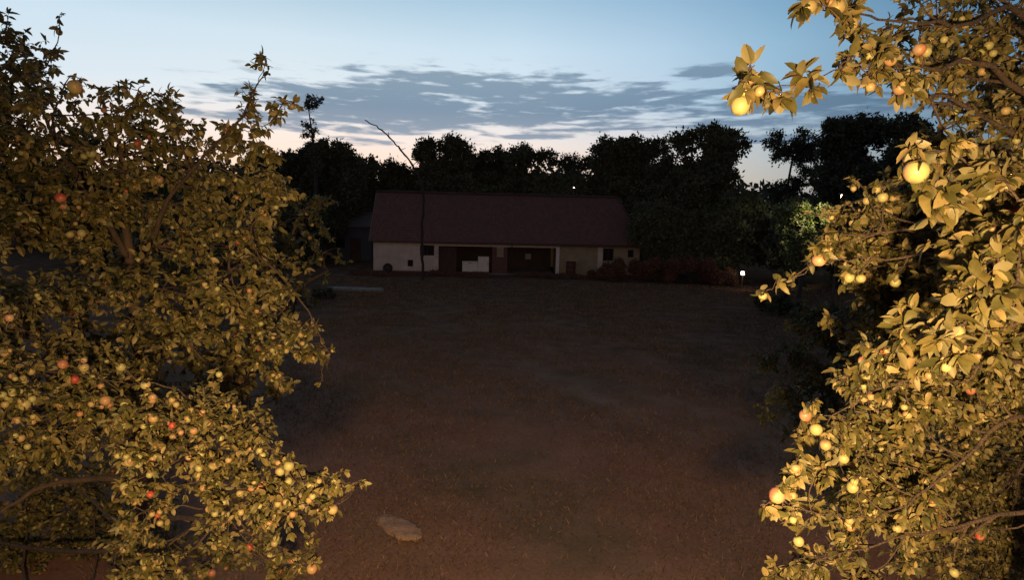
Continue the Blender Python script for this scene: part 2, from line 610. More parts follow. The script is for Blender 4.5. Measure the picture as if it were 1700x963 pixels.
# ------------------------------------------------------------------ apple tree
def apple_tree(root, trunk, limbs, blobs, leaf_mat, napples, extra=(), leaf=0.07, dens=6000, apple_r=0.032, hang=.25, nmax=100,
               redness=(.48, .38, .11, .03), thin=.7, lscale=lambda d: 1.0):
    """trunk/limbs: polylines [(point, radius)...]; blobs: (centre, radius, density factor)"""
    base = np.array(root.location)
    tb = MB()
    tp = np.array([q[0] for q in trunk])
    tr = [q[1] for q in trunk]
    tb.tube(smooth_poly(tp) - base, smooth_rad(tr, tp), 12)
    tb.build('trunk', BARK, root, True)
    skel, srad, own, mbs = [], [], [], []
    for L in [trunk] + list(limbs):
        pp = smooth_poly(np.array([q[0] for q in L]))
        rr = smooth_rad([q[1] for q in L], pp)
        mb_ = MB()
        if L is not trunk:
            pp = pp + rng.normal(size=pp.shape) * .008
            rr = rr * thin
            mb_.tube(pp - base, rr, 8)
        mbs.append(mb_)
        own += [len(mbs) - 1] * len(pp)
        skel.append(pp)
        srad.append(rr)
    SK = np.concatenate(skel)
    SR = np.concatenate(srad)
    tw = MB()
    LP, LA, LN, LL = [], [], [], []
    AP = []
    for (c, r, df) in blobs:
        c = np.asarray(c, float)
        d = np.linalg.norm(SK - c, axis=1) + np.maximum(0, SK[:, 2] - c[2]) * .4
        i = int(np.argmin(d))
        if np.linalg.norm(SK[i] - c) > 0.03:
            cv = curve(SK[i], c, 8, .10, 0.05)
            r0 = min(SR[i] * .7, .006 + .02 * r)
            mbs[own[i]].tube(cv - base, np.linspace(r0, max(.003, r0 * .5), 8), 6)
        ls = leaf * lscale(float(c[1]))
        n_leaf = int(dens * df * r * r * (.07 / ls) ** 2)
        nsub = int(np.clip(3 + 16 * r, 3, 22))
        subs = []
        for _ in range(nsub):
            e = c + sphere_pts(1)[0] * r * (.55 + .35 * rng.random()) * np.array([1, 1, .95])
            cv = curve(c, e, 6, .14)
            tw.tube(cv - base, np.linspace(.0045 + .004 * r, .002, 6), 4, False)
            subs.append(cv)
        made = 0
        while made < n_leaf:
            cv = subs[rng.integers(nsub)]
            s = cv[min(5, int(6 * math.sqrt(rng.random())))]
            outd = unit(s - c)
            d = unit(outd * .7 + rng.normal(size=3) * .55 + np.array([0, 0, -hang + .5 * (rng.random() - .3)]))
            L = min(.30, r * .9) * (.4 + .6 * rng.random())
            e = s + d * L
            cv2 = curve(s, e, 5, .08)
            tw.tube(cv2 - base, np.linspace(.0028, .0014, 5), 3, False)
            nn = max(2, int(L / .03))
            for q in range(nn):
                t = (q + .6) / nn
                p = s + (e - s) * t
                p = cv2[0] * 0 + np.array([np.interp(t * 4, range(5), cv2[:, k]) for k in range(3)])
                kk = 2 if q < nn - 1 else 5
                ax = unit(d * (.35 if q < nn - 1 else .8) + rng.normal(size=(kk, 3)) * .75)
                ax[:, 2] -= .12
                for a in ax:
                    LP.append(p)
                    LA.append(a)
                    LL.append(ls * (.42 + .75 * rng.random() ** 1.3))
                made += kk
            AP.append((s + d * L * (.3 + .6 * rng.random()), c))
    LP, LA, LL = np.array(LP), unit(np.array(LA)), np.array(LL)
    LNm = unit(rng.normal(size=LA.shape) * .6 + np.array([0, 0, .8]) + unit(CAM - LP) * .25)
    leaves_mesh('crown', LP, LA, LNm, LL, LL * .56 * (.7 + .45 * rng.random(len(LL))), .1 + .75 * rng.random(len(LL)), leaf_mat, root, origin=base)
    for mb_ in mbs:
        if mb_.v:
            mb_.build('limb', BARK, root, True)
    tag(tw.build('twigs', BARK, root, True), kind='stuff')
    ap_, ac_ = np.array([q[0] for q in AP]), np.array([q[1] for q in AP])
    wt_ = np.exp(2.2 * np.sum(unit(ap_ - ac_) * unit(CAM - ac_), axis=1))     # fruit sits on the lit outside of the clumps
    idx = rng.choice(len(AP), min(napples, len(AP)), replace=False, p=wt_ / wt_.sum())
    pts = [AP[i][0] for i in idx]
    cols = list(rng.choice(4, len(pts), p=redness))
    sizes = list(apple_r * (.7 + .45 * rng.random(len(pts))))
    for (p, col, s) in extra:
        pts.append(np.array(p) + np.array([0, 0, s * 1.45]))
        cols.append(col)
        sizes.append(s)
    put_apples(root, pts, cols, sizes, nmax)
    return root


def smooth_poly(p, k=5):
    p = np.asarray(p, float)
    n = len(p)
    if n < 3:
        return np.array([p[0] + (p[-1] - p[0]) * t for t in np.linspace(0, 1, k + 1)])
    out = []
    for i in range(n - 1):
        p0, p1, p2, p3 = p[max(i - 1, 0)], p[i], p[i + 1], p[min(i + 2, n - 1)]
        for t in np.linspace(0, 1, k, endpoint=False):
            out.append(.5 * ((2 * p1) + (-p0 + p2) * t + (2 * p0 - 5 * p1 + 4 * p2 - p3) * t * t + (-p0 + 3 * p1 - 3 * p2 + p3) * t ** 3))
    out.append(p[-1])
    return np.array(out)


def smooth_rad(r, p):
    n = len(smooth_poly(p)) if len(p) == len(r) else len(p)
    return np.interp(np.linspace(0, 1, n), np.linspace(0, 1, len(r)), r)


def PB(lst, f=lambda a, b, y: 1.0):
    return [(P(a, b, y * f(a, b, y)), r * f(a, b, y), df) for (a, b, y, r, df) in lst]


def FL(a, b, y):
    """left tree: the low right bough reaches out nearest, the top and the low left hang back"""
    k = 1.0
    if 620 < b < 900 and 180 < a < 620 and y < 4.6:
        k = .90
    elif b < 480:
        k = 1.16
    elif b > 735 and a < 260 and y > 4.5:
        k = 1.5
    elif b > 880 and y > 4.5:
        k = 1.2
    return k


def FR(a, b, y):
    if b > 650 and a > 1560:
        return 1.55 if y < 4 else 1.3
    if y >= 2.6:
        return 1.12
    return 1.0


def PL(lst):
    return [(P(a, b, y), r) for (a, b, y, r) in lst]


# ================================================================== THE SETTING
# ground: one sheet to the horizon
def mat_ground():
    m = bpy.data.materials.new('dry_ground')
    m.use_nodes = True
    t = m.node_tree
    b = t.nodes['Principled BSDF']
    co = N(t, 'ShaderNodeTexCoord')

    def noise(s, d=6, sc=(1, 1, 1), off=(0, 0, 0)):
        mp = N(t, 'ShaderNodeMapping')
        mp.inputs['Scale'].default_value = sc
        mp.inputs['Location'].default_value = off
        link(t, co.outputs['Object'], mp.inputs[0])
        n = N(t, 'ShaderNodeTexNoise')
        n.inputs['Scale'].default_value = s
        n.inputs['Detail'].default_value = d
        n.inputs['Roughness'].default_value = .62
        link(t, mp.outputs[0], n.inputs['Vector'])
        return n.outputs[0]

    def mr_(v, a, b_):
        q = N(t, 'ShaderNodeMapRange', interpolation_type='SMOOTHSTEP')
        q.inputs[1].default_value = a
        q.inputs[2].default_value = b_
        link(t, v, q.inputs[0])
        return q.outputs[0]

    def mixc(f, a, c):
        q = N(t, 'ShaderNodeMix', data_type='RGBA')
        link(t, f, q.inputs[0])
        for s, v in ((6, a), (7, c)):
            if isinstance(v, tuple):
                q.inputs[s].default_value = rgb(v)
            else:
                link(t, v, q.inputs[s])
        return q.outputs[2]
    big = mr_(noise(.16, 5), .42, .62)
    med = mr_(noise(1.1, 8, off=(3, 9, 0)), .35, .68)
    fine = mr_(noise(22, 6), .3, .7)
    c = mixc(big, (.27, .135, .10), (.16, .12, .08))
    spy = N(t, 'ShaderNodeSeparateXYZ')
    link(t, co.outputs['Object'], spy.inputs[0])
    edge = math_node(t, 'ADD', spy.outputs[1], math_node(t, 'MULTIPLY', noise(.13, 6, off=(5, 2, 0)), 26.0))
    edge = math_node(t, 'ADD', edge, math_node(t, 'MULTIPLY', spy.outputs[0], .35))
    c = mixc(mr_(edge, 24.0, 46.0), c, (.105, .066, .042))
    c = mixc(math_node(t, 'MULTIPLY', med, .5), c, (.34, .20, .15))
    c = mixc(math_node(t, 'MULTIPLY', fine, .5), c, (.11, .07, .05))
    # pale worn wheel tracks winding to the barn
    sp = N(t, 'ShaderNodeSeparateXYZ')
    link(t, co.outputs['Object'], sp.inputs[0])
    cx = math_node(t, 'MULTIPLY_ADD', sp.outputs[1], -.52, 11.2)
    cx = math_node(t, 'ADD', cx, math_node(t, 'MULTIPLY', noise(.12, 2), 1.2))
    dx = math_node(t, 'ABSOLUTE', math_node(t, 'SUBTRACT', sp.outputs[0], cx))
    dx = math_node(t, 'ABSOLUTE', math_node(t, 'SUBTRACT', dx, .95))
    q = N(t, 'ShaderNodeMapRange', interpolation_type='SMOOTHSTEP')
    q.inputs[1].default_value = .7
    q.inputs[2].default_value = .0
    link(t, dx, q.inputs[0])
    tr = math_node(t, 'MULTIPLY', q.outputs[0], math_node(t, 'MULTIPLY', mr_(noise(.35, 6), .44, .66), .42))
    c = mixc(tr, c, (.30, .225, .185))
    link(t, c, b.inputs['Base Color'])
    b.inputs['Roughness'].default_value = 1.0
    b.inputs['Specular IOR Level'].default_value = .0
    bp = N(t, 'ShaderNodeBump')
    bp.inputs['Strength'].default_value = .22
    bp.inputs['Distance'].default_value = .05
    link(t, math_node(t, 'ADD', noise(7, 8), math_node(t, 'MULTIPLY', noise(40, 4), .4)), bp.inputs['Height'])
    link(t, bp.outputs[0], b.inputs['Normal'])
    return m


gx = np.concatenate([[-1500, -500, -150, -60], np.linspace(-30, 30, 121), [60, 150, 500, 1500]])
gy = np.concatenate([[-1500, -400, -80, -20], np.linspace(-5, 60, 131), [80, 150, 500, 1500]])
GXX, GYY = np.meshgrid(gx, gy)


def gz(x, y):
    fade = np.clip((45 - np.abs(y - 22) * 1.15) / 12, 0, 1) * np.clip((30 - np.abs(x)) / 8, 0, 1)
    return fade * .05 * np.clip((22 - y) / 10, 0, 1) * (np.sin(x * .9 + .4 * y) * np.sin(y * .7 - .3 * x) + .6 * np.sin(x * 2.1 + 1) * np.sin(y * 1.7))


gv = np.stack([GXX, GYY, gz(GXX, GYY)], -1).reshape(-1, 3)
nx, ny = len(gx), len(gy)
ii, jj = np.meshgrid(np.arange(nx - 1), np.arange(ny - 1))
gf = np.stack([jj * nx + ii, jj * nx + ii + 1, (jj + 1) * nx + ii + 1, (jj + 1) * nx + ii], -1).reshape(-1, 4)
ground = bulk('ground', gv, gf, 4, mat_ground())
tag(ground, kind='structure')

# short dry grass, uncountable
GRASS = mat_leaf('dry_grass', [(0, (.11, .085, .045)), (.5, (.19, .115, .075)), (1, (.28, .175, .125))], .1, .9, .1, under=(.17, .12, .08))
ng = 110000
gyv = 6.5 + 37 * rng.random(ng) ** 1.15
gxv = (rng.random(ng) * 2 - 1) * (gyv * .62 + 1)
patch = np.sin(gxv * .8 + 2 * np.sin(gyv * .35)) * np.sin(gyv * .6 + gxv * .3) + rng.normal(size=ng) * .5
keep = patch > -.25
gxv, gyv = gxv[keep], gyv[keep]
n = len(gxv)
gp = np.stack([gxv, gyv, gz(gxv, gyv) - .004], -1)
ga = unit(np.stack([rng.normal(size=n) * .55, rng.normal(size=n) * .55, np.ones(n) * .8], -1))
gl = (.03 + .06 * rng.random(n)) * (1 + gyv * .03)
go = leaves_mesh('grass', gp, ga, rng.normal(size=(n, 3)), gl, gl * .0 + .006 + gyv * .0012, .3 + .4 * rng.random(n), GRASS, simple=True)
tag(go, 'short dry grass over the yard', kind='stuff')

# ================================================================== THE BARN
PLAST = mat_basic('lime_plaster', (.48, .40, .37), (.68, .59, .55), 1.3, .9, .35, 12)
PLAST_OCH = mat_basic('ochre_plaster', (.25, .20, .14), (.36, .29, .21), 1.5, .9, .35, 12)
WHITE = mat_basic('white_paint', (.62, .56, .55), (.74, .69, .68), 2, .5, .05)
WOOD_D = mat_basic('dark_wood', (.05, .028, .022), (.09, .05, .04), 4, .8, .4, 20, streak=(1, 1, .2))
BACKW = mat_basic('dark_wall', (.06, .042, .042), (.085, .058, .055), 1.2, .95, .3)  # even dark grey-brown tone for the back of the porch
GLASS_D = mat_basic('dark_glass', (.012, .010, .011), (.02, .018, .02), 2, .55)
GLASS_D.node_tree.nodes['Principled BSDF'].inputs['Specular IOR Level'].default_value = .1
PLINTH = mat_basic('brick_plinth', (.11, .055, .045), (.17, .09, .07), 6, .95, .5)
CONC = mat_basic('old_concrete', (.16, .15, .14), (.26, .24, .22), 3, .9, .4)
RUST = mat_basic('rusty_metal', (.06, .03, .022), (.11, .055, .035), 6, .7, .3)
RUBBER = mat_basic('rubber', (.02, .018, .018), (.035, .03, .03), 8, .8, .2)


def mat_tiles():
    m = bpy.data.materials.new('clay_tiles')
    m.use_nodes = True
    t = m.node_tree
    b = t.nodes['Principled BSDF']
    co = N(t, 'ShaderNodeTexCoord')
    br = N(t, 'ShaderNodeTexBrick')
    link(t, co.outputs['UV'], br.inputs['Vector'])
    br.inputs['Scale'].default_value = 1
    br.inputs['Brick Width'].default_value = .22
    br.inputs['Row Height'].default_value = .30
    br.inputs['Mortar Size'].default_value = .012
    br.inputs['Color1'].default_value = (.20, .088, .078, 1)
    br.inputs['Color2'].default_value = (.14, .062, .057, 1)
    br.inputs['Mortar'].default_value = (.05, .025, .025, 1)
    n = N(t, 'ShaderNodeTexNoise')
    n.inputs['Scale'].default_value = .55
    n.inputs['Detail'].default_value = 8
    link(t, co.outputs['Object'], n.inputs['Vector'])
    mr = N(t, 'ShaderNodeMapRange')
    mr.inputs[1].default_value = .38
    mr.inputs[2].default_value = .66
    link(t, n.outputs[0], mr.inputs[0])
    mx = N(t, 'ShaderNodeMix', data_type='RGBA')
    link(t, math_node(t, 'MULTIPLY', mr.outputs[0], .5), mx.inputs[0])
    link(t, br.outputs['Color'], mx.inputs[6])
    mx.inputs[7].default_value = (.11, .065, .058, 1)
    link(t, mx.outputs[2], b.inputs['Base Color'])
    b.inputs['Roughness'].default_value = .85
    bp = N(t, 'ShaderNodeBump')
    bp.inputs['Strength'].default_value = .6
    bp.inputs['Distance'].default_value = .03
    link(t, math_node(t, 'SUBTRACT', 1.0, br.outputs['Fac']), bp.inputs['Height'])
    link(t, bp.outputs[0], b.inputs['Normal'])
    return m


TILES = mat_tiles()
bl = G(620, 452)
brt = G(1060, 458.5)
BL = float(np.linalg.norm(brt - bl))
BR = math.atan2(brt[1] - bl[1], brt[0] - bl[0])
print('barn', bl, brt, BL)
S = BL / 440.0            # metres per photo pixel along the front
bx = lambda px: (px - 620) * S
barn = empty('barn', (bl[0], bl[1], 0), 'long low white farm building with a dark red tiled roof and an open porch', 'barn', rz=BR)
EAVE = 2.52
RIDGE = 6.35
DEP = 7.6
ix0, ix1 = bx(725), bx(919)


def wallbox(m, segs, x0, x1, y0, y1, z1, holes):
    """front wall in the x-z plane with rectangular holes (x0,x1,z0,z1)"""
    xs = sorted(set([x0, x1] + [h[0] for h in holes] + [h[1] for h in holes]))
    for a, b in zip(xs[:-1], xs[1:]):
        hs = [h for h in holes if h[0] <= a + 1e-6 and h[1] >= b - 1e-6]
        z = 0
        for h in sorted(hs, key=lambda q: q[2]):
            if h[2] > z:
                m.box(a, b, y0, y1, z, h[2])
            z = h[3]
        if z < z1:
            m.box(a, b, y0, y1, z, z1)


holesL = [(bx(695), bx(718), 1.38, 2.2), (bx(675), bx(684), .50, 1.02)]
m = MB()
wallbox(m, 1, 0, ix0, 0, .4, EAVE, holesL)          # left room front
m.box(0, .4, .4, DEP, 0, EAVE)                      # left end
m.box(ix0 - .4, ix0, .4, DEP - .4, 0, EAVE)
m.box(.4, BL, DEP - .4, DEP, 0, EAVE)               # back wall
# left gable
m.add([(0, 0, EAVE), (0, DEP, EAVE), (0, DEP / 2, RIDGE - .12), (.35, 0, EAVE), (.35, DEP, EAVE), (.35, DEP / 2, RIDGE - .12)],
      [(0, 2, 1), (3, 4, 5), (0, 3, 5, 2), (1, 2, 5, 4), (0, 1, 4, 3)])
m.build('wall', PLAST, barn)
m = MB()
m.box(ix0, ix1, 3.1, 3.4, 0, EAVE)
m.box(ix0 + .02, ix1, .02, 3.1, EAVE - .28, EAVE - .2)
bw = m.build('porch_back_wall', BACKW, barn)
# right room
holesR = [(bx(998), bx(1016), 1.2, 2.2), (bx(1040), bx(1050), 1.5, 2.12)]
m = MB()
wallbox(m, 1, bx(997), BL, 0, .4, EAVE, holesR)
m.box(BL - .4, BL, .4, DEP - .4, 0, EAVE)
m.build('wall', PLAST_OCH, barn)
m = MB()
m.box(ix1 + .30, bx(989), .05, .4, 0, EAVE)
m.box(ix1 + .30, ix1 + .6, .4, 3.4, 0, EAVE)
m.build('wall', PLAST_OCH, barn)
m = MB()
m.box(bx(989) , bx(997), -.06, .3, 0, EAVE)
m.build('pilaster', PLAST, barn)
m = MB()
m.box(ix1, ix1 + .27, -.02, .26, 0, EAVE - .35)
m.build('post', WHITE, barn)
m = MB()
m.box(ix0, ix1 + .28, -.01, .25, EAVE - .36, EAVE)
m.build('lintel_beam', PLAST, barn)
m = MB()
px0 = bx(813)
m.box(px0, bx(838), .02, .5, 0, EAVE - .36)
m.build('pillar', PLINTH, barn)
# plinth
m = MB()
m.box(-.03, ix0, -.05, 0, 0, .16)
m.build('plinth', PLINTH, barn)
m = MB()
m.box(ix0, ix1, -.6, 3.1, .0, .08)
m.build('porch_floor', CONC, barn)
# porch boarding: dark planks between the left pillar and opening
m = MB()
for k in range(7):
    x = ix0 + .02 + k * .2
    m.box(x, x + .18, .28, .31, .08, 2.1)
m.build('plank_screen', WOOD_D, barn)
# windows
for (a, b, z0, z1) in holesL + holesR:
    w = MB()
    t = .05
    w.box(a, b, .12, .2, z0, z0 + t)
    w.box(a, b, .12, .2, z1 - t, z1)
    w.box(a, a + t, .12, .2, z0 + t, z1 - t)
    w.box(b - t, b, .12, .2, z0 + t, z1 - t)
    if b - a > .6:
        w.box((a + b) / 2 - .02, (a + b) / 2 + .02, .12, .2, z0 + t, z1 - t)
    f = w.build('window', WOOD_D, barn)
    g_ = MB()
    g_.box(a + .01, b - .01, .16, .17, z0 + .01, z1 - .01)
    g_.build('pane', GLASS_D, f)
m = MB()
m.box(bx(874), bx(884), 3.05, 3.1, 1.0, 1.45)
m.build('window', mat_basic('pale_pane', (.35, .33, .36), (.45, .42, .45), 5, .6), barn)  # plain pale pane in the porch back wall
# doors in the porch back wall
m = MB()
m.box(bx(742), bx(760), 3.04, 3.1, .08, 2.05)
d_ = m.build('door', WOOD_D, barn)
m = MB()
m.box(bx(757), bx(758), 3.0, 3.04, 1.0, 1.12)
m.build('handle', RUST, d_)
# roof with thickness: front, back, hipped right end
ov = .35
yf, yb, ym = -ov, DEP + ov, DEP / 2
ze = EAVE - .02
xl = -.28
xr = BL + .35
xrid = BL - 1.1


def slab(me_m, quad, th=.14):
    q = [np.array(p, float) for p in quad]
    nrm = unit(np.cross(q[1] - q[0], q[2] - q[0]))
    lo_ = [p - nrm * th for p in q]
    k = len(q)
    me_m.add(q + lo_, [tuple(range(k)), tuple(range(k, 2 * k))[::-1]] + [(i, k + i, k + (i + 1) % k, (i + 1) % k) for i in range(k)])


def roof_part(quad, udir, vdir):
    m_ = MB()
    slab(m_, quad)
    o = m_.build('roof', TILES, barn)
    uv = o.data.uv_layers.new(name='UVMap')
    for l in o.data.loops:
        p = o.data.vertices[l.vertex_index].co
        uv.data[l.index].uv = (p.dot(Vector(udir)), p.dot(Vector(vdir)))
    return o


fx = lambda x: x
rf = roof_part([(xl, yf, ze), (xr, yf, ze), (xrid, ym, RIDGE), (xl, ym, RIDGE)], (1, 0, 0), tuple(unit((0, ym - yf, RIDGE - ze))))
roof_part([(xr, yb, ze), (xl, yb, ze), (xl, ym, RIDGE), (xrid, ym, RIDGE)], (1, 0, 0), tuple(unit((0, ym - yb, RIDGE - ze))))
roof_part([(xr, yf, ze), (xr, yb, ze), (xrid, ym, RIDGE)], (0, 1, 0), tuple(unit((xrid - xr, 0, RIDGE - ze))))
m = MB()
rp = [(x, ym, RIDGE + .03 + .03 * math.sin(x * .7) * .6) for x in np.linspace(xl, xrid, 60)]
m.tube(rp, .11, 8)
hp = np.array([(xrid, ym, RIDGE + .03), (xr, yf, ze + .03)])
m.tube(smooth_poly(hp), .09, 8)
m.build('ridge_tiles', TILES, barn, True)
m = MB()
m.box(xl - .03, xl, yf, yf + .01, ze - .1, ze)
# bargeboard on the left gable
pa, pb = np.array([xl - .03, yf, ze]), np.array([xl - .03, ym, RIDGE])
pc = np.array([xl - .03, yb, ze])
for a, b in ((pa, pb), (pb, pc)):
    m.add([a, b, b - [0, 0, .28], a - [0, 0, .28], a + [.03, 0, 0], b + [.03, 0, 0], b + [.03, 0, -.28], a + [.03, 0, -.28]],
          [(0, 1, 2, 3), (7, 6, 5, 4), (0, 4, 5, 1), (3, 2, 6, 7)])
m.build('bargeboard', CONC, barn)
m = MB()
gut = [(x, yf - .06, ze - .06 - .004 * x) for x in np.linspace(xl, xr, 20)]
m.tube(gut, .055, 8)
m.tube([(bx(845), yf - .05, ze - .15), (bx(845), -.02, ze - .45), (bx(845), -.05, .1)], .04, 8)
m.build('gutter', RUST, barn, True)


def bp_(x, y, z=0):
    """barn-local to world"""
    c, s = math.cos(BR), math.sin(BR)
    return (bl[0] + c * x - s * y, bl[1] + s * x + c * y, z)


# things in and by the porch
fz = empty('chest_freezer', bp_(bx(777), .55, .08), 'long low white chest standing at the front of the open porch', 'chest', rz=BR)
hw = (bx(790) - bx(764)) / 2
m = MB(); m.box(-hw, hw - .01, -.4, .3, 0.05, .80); m.build('body', WHITE, fz, bevel=.03)
m = MB(); m.box(-hw - .01, hw - .005, -.42, .31, .81, .89); m.build('lid', WHITE, fz, bevel=.02)
for sx in (-hw + .05, hw - .12):
    m = MB()
    m.box(sx, sx + .06, -.35, -.29, 0, .05)
    m.build('foot', RUBBER, fz)
m = MB(); m.box(-.1, .1, -.44, -.42, .74, .78); m.build('handle', RUST, fz)
cb = empty('white_cabinet', bp_(bx(799), .55, .08), 'taller white cabinet to the right of the low white chest in the porch', 'cabinet', rz=BR)
hw = (bx(808) - bx(790)) / 2
m = MB(); m.box(-hw, hw, -.4, .2, 0.06, 1.28); m.build('body', WHITE, cb, bevel=.02)
m = MB(); m.box(-hw + .02, hw - .02, -.43, -.403, .1, 1.24); d_ = m.build('door', WHITE, cb, bevel=.01)
m = MB(); m.box(hw - .1, hw - .07, -.46, -.43, .6, .85); m.build('handle', RUST, d_)
m = MB(); m.box(-hw + .03, hw - .03, -.37, .17, 0, .06); m.build('base', RUBBER, cb)

hb = empty('hanging_board', bp_(bx(826), -.02, 1.42), 'small faded pinkish board hung high on the brick porch pillar', 'board', rz=BR)
m = MB(); m.box(-.27, .27, -.03, 0, 0, .68); m.build('panel', PLAST_OCH, hb)
for z_ in (-.03, .68):
    m = MB()
    m.box(-.29, .29, -.04, 0, z_, z_ + .03)
    m.build('batten', PLAST, hb)

ty = empty('old_tyre', bp_(bx(644), -.42, 0), 'old black tyre leaning on the white wall near its left end', 'tyre', rz=BR)
m = MB()
th = np.linspace(0, 2 * math.pi, 33)
m.tube([(.26 * math.cos(a), .14 * math.sin(a) , .38 + .26 * math.sin(a)) for a in th], .12, 10, False)
m.build('tyre', RUBBER, ty, True)
m = MB()
m.tube([(0, -.03, .38), (0, .05, .38)], [.17, .17], 20)
m.build('hub', RUST, ty, True)

dr = empty('metal_drum', bp_(bx(943), -.42, 0), 'dark rusty metal drum standing before the ochre wall', 'drum', rz=BR)
m = MB()
m.lathe([(0, .02), (.36, 0), (.38, .03), (.37, .1), (.37, .38), (.39, .40), (.37, .42), (.37, .76), (.39, .78), (.37, .80), (.37, 1.1), (.385, 1.13), (.36, 1.14), (.355, 1.10), (0, 1.10)], 24)
m.build('body', RUST, dr, True)
m = MB()
m.lathe([(0, 0), (.05, 0), (.05, .03), (0, .03)], 12, (.2, 0, 1.1))
m.build('cap', RUBBER, dr)

# pale slab on the ground left of the barn
sl = G(590, 482)
m = MB()
q = []
for k in range(28):
    a = 2 * math.pi * k / 28
    q.append((1.75 * math.copysign(abs(math.cos(a)) ** .5, math.cos(a)) + .08 * rng.normal(), .5 * math.copysign(abs(math.sin(a)) ** .5, math.sin(a)) + .03 * rng.normal()))
m.add([(x, y, 0) for x, y in q] + [(x * .97, y * .97, .14) for x, y in q], [tuple(range(28))[::-1], tuple(range(28, 56))] + [(i, (i + 1) % 28, 28 + (i + 1) % 28, 28 + i) for i in range(28)])
o = m.build('concrete_slab', CONC)
o.location = (sl[0], sl[1], 0)
o.rotation_euler = (0, 0, -.08)
tag(o, 'low worn concrete slab lying in the grass left of the white building', 'slab')

# small bluish shed behind the left end
shp = P(583, 400, 58)
sh = empty('shed', (shp[0], 58, 0), 'small dim blue grey shed standing left of the long red roofed building', 'shed', rz=.05)
SHW = mat_basic('blue_boards', (.055, .065, .085), (.10, .11, .14), 2, .9, .2, streak=(6, 6, .3))
SHR = mat_basic('grey_sheet_roof', (.13, .12, .12), (.19, .17, .165), 1.5, .6, .2)
m = MB(); m.box(-1.9, 1.9, 0, 3, 0, 3.3); m.build('wall', SHW, sh)
m = MB(); slab(m, [(-2.2, -.4, 3.25), (2.2, -.4, 3.25), (2.0, 3.3, 4.7), (-2.0, 3.3, 4.7)], .08); m.build('roof', SHR, sh)
m = MB(); m.box(-.1, .9, -.05, 0, 0, 2.1); d_ = m.build('door', WOOD_D, sh)
m = MB(); m.box(-.02, .05, -.1, -.05, 1, 1.15); m.build('handle', RUST, d_)
m = MB(); m.box(-1.4, -.6, -.04, 0, 1.2, 2.0); m.build('window', GLASS_D, sh)

# ================================================================== DEAD LEANING TRUNK
DEAD = mat_basic('dead_wood', (.035, .025, .022), (.06, .042, .035), 10, .9, .5, 40)
dp = [G(702, 466)]
dy = dp[0][1]
dp = [(dp[0] - [0, 0, .1], .17)] + [(P(a, b, dy + k), r) for (a, b, k, r) in
      [(702, 430, 0, .15), (700, 380, .1, .14), (703, 330, .2, .13), (696, 295, .3, .12), (682, 270, .3, .105), (665, 248, .4, .09), (650, 231, .4, .08), (630, 213, .5, .07), (606, 199, .5, .05)]]
dt = empty('dead_tree', dp[0][0] * [1, 1, 0], 'bare dead trunk bending left above the roof, standing before the long building', 'dead tree')
m = MB()
pp = smooth_poly(np.array([q[0] for q in dp]))
pp[5:-1] += rng.normal(size=(len(pp) - 6, 3)) * .025
rr = .68 * smooth_rad([q[1] for q in dp], np.array([q[0] for q in dp])) * (1 + .12 * rng.normal(size=len(pp)))
m.tube(pp - np.array(dt.location), rr, 9)
m.build('trunk', DEAD, dt, True)
for (i, dx, dz) in ((30, .35, .15), (36, -.05, .4), (24, .5, .3)):
    m = MB()
    c_ = curve(pp[i], pp[i] + np.array([dx, .05, dz]), 5, .08)
    m.tube(c_ - np.array(dt.location), np.linspace(.03, .012, 5), 5)
    m.build('branch_stub', DEAD, dt, True)


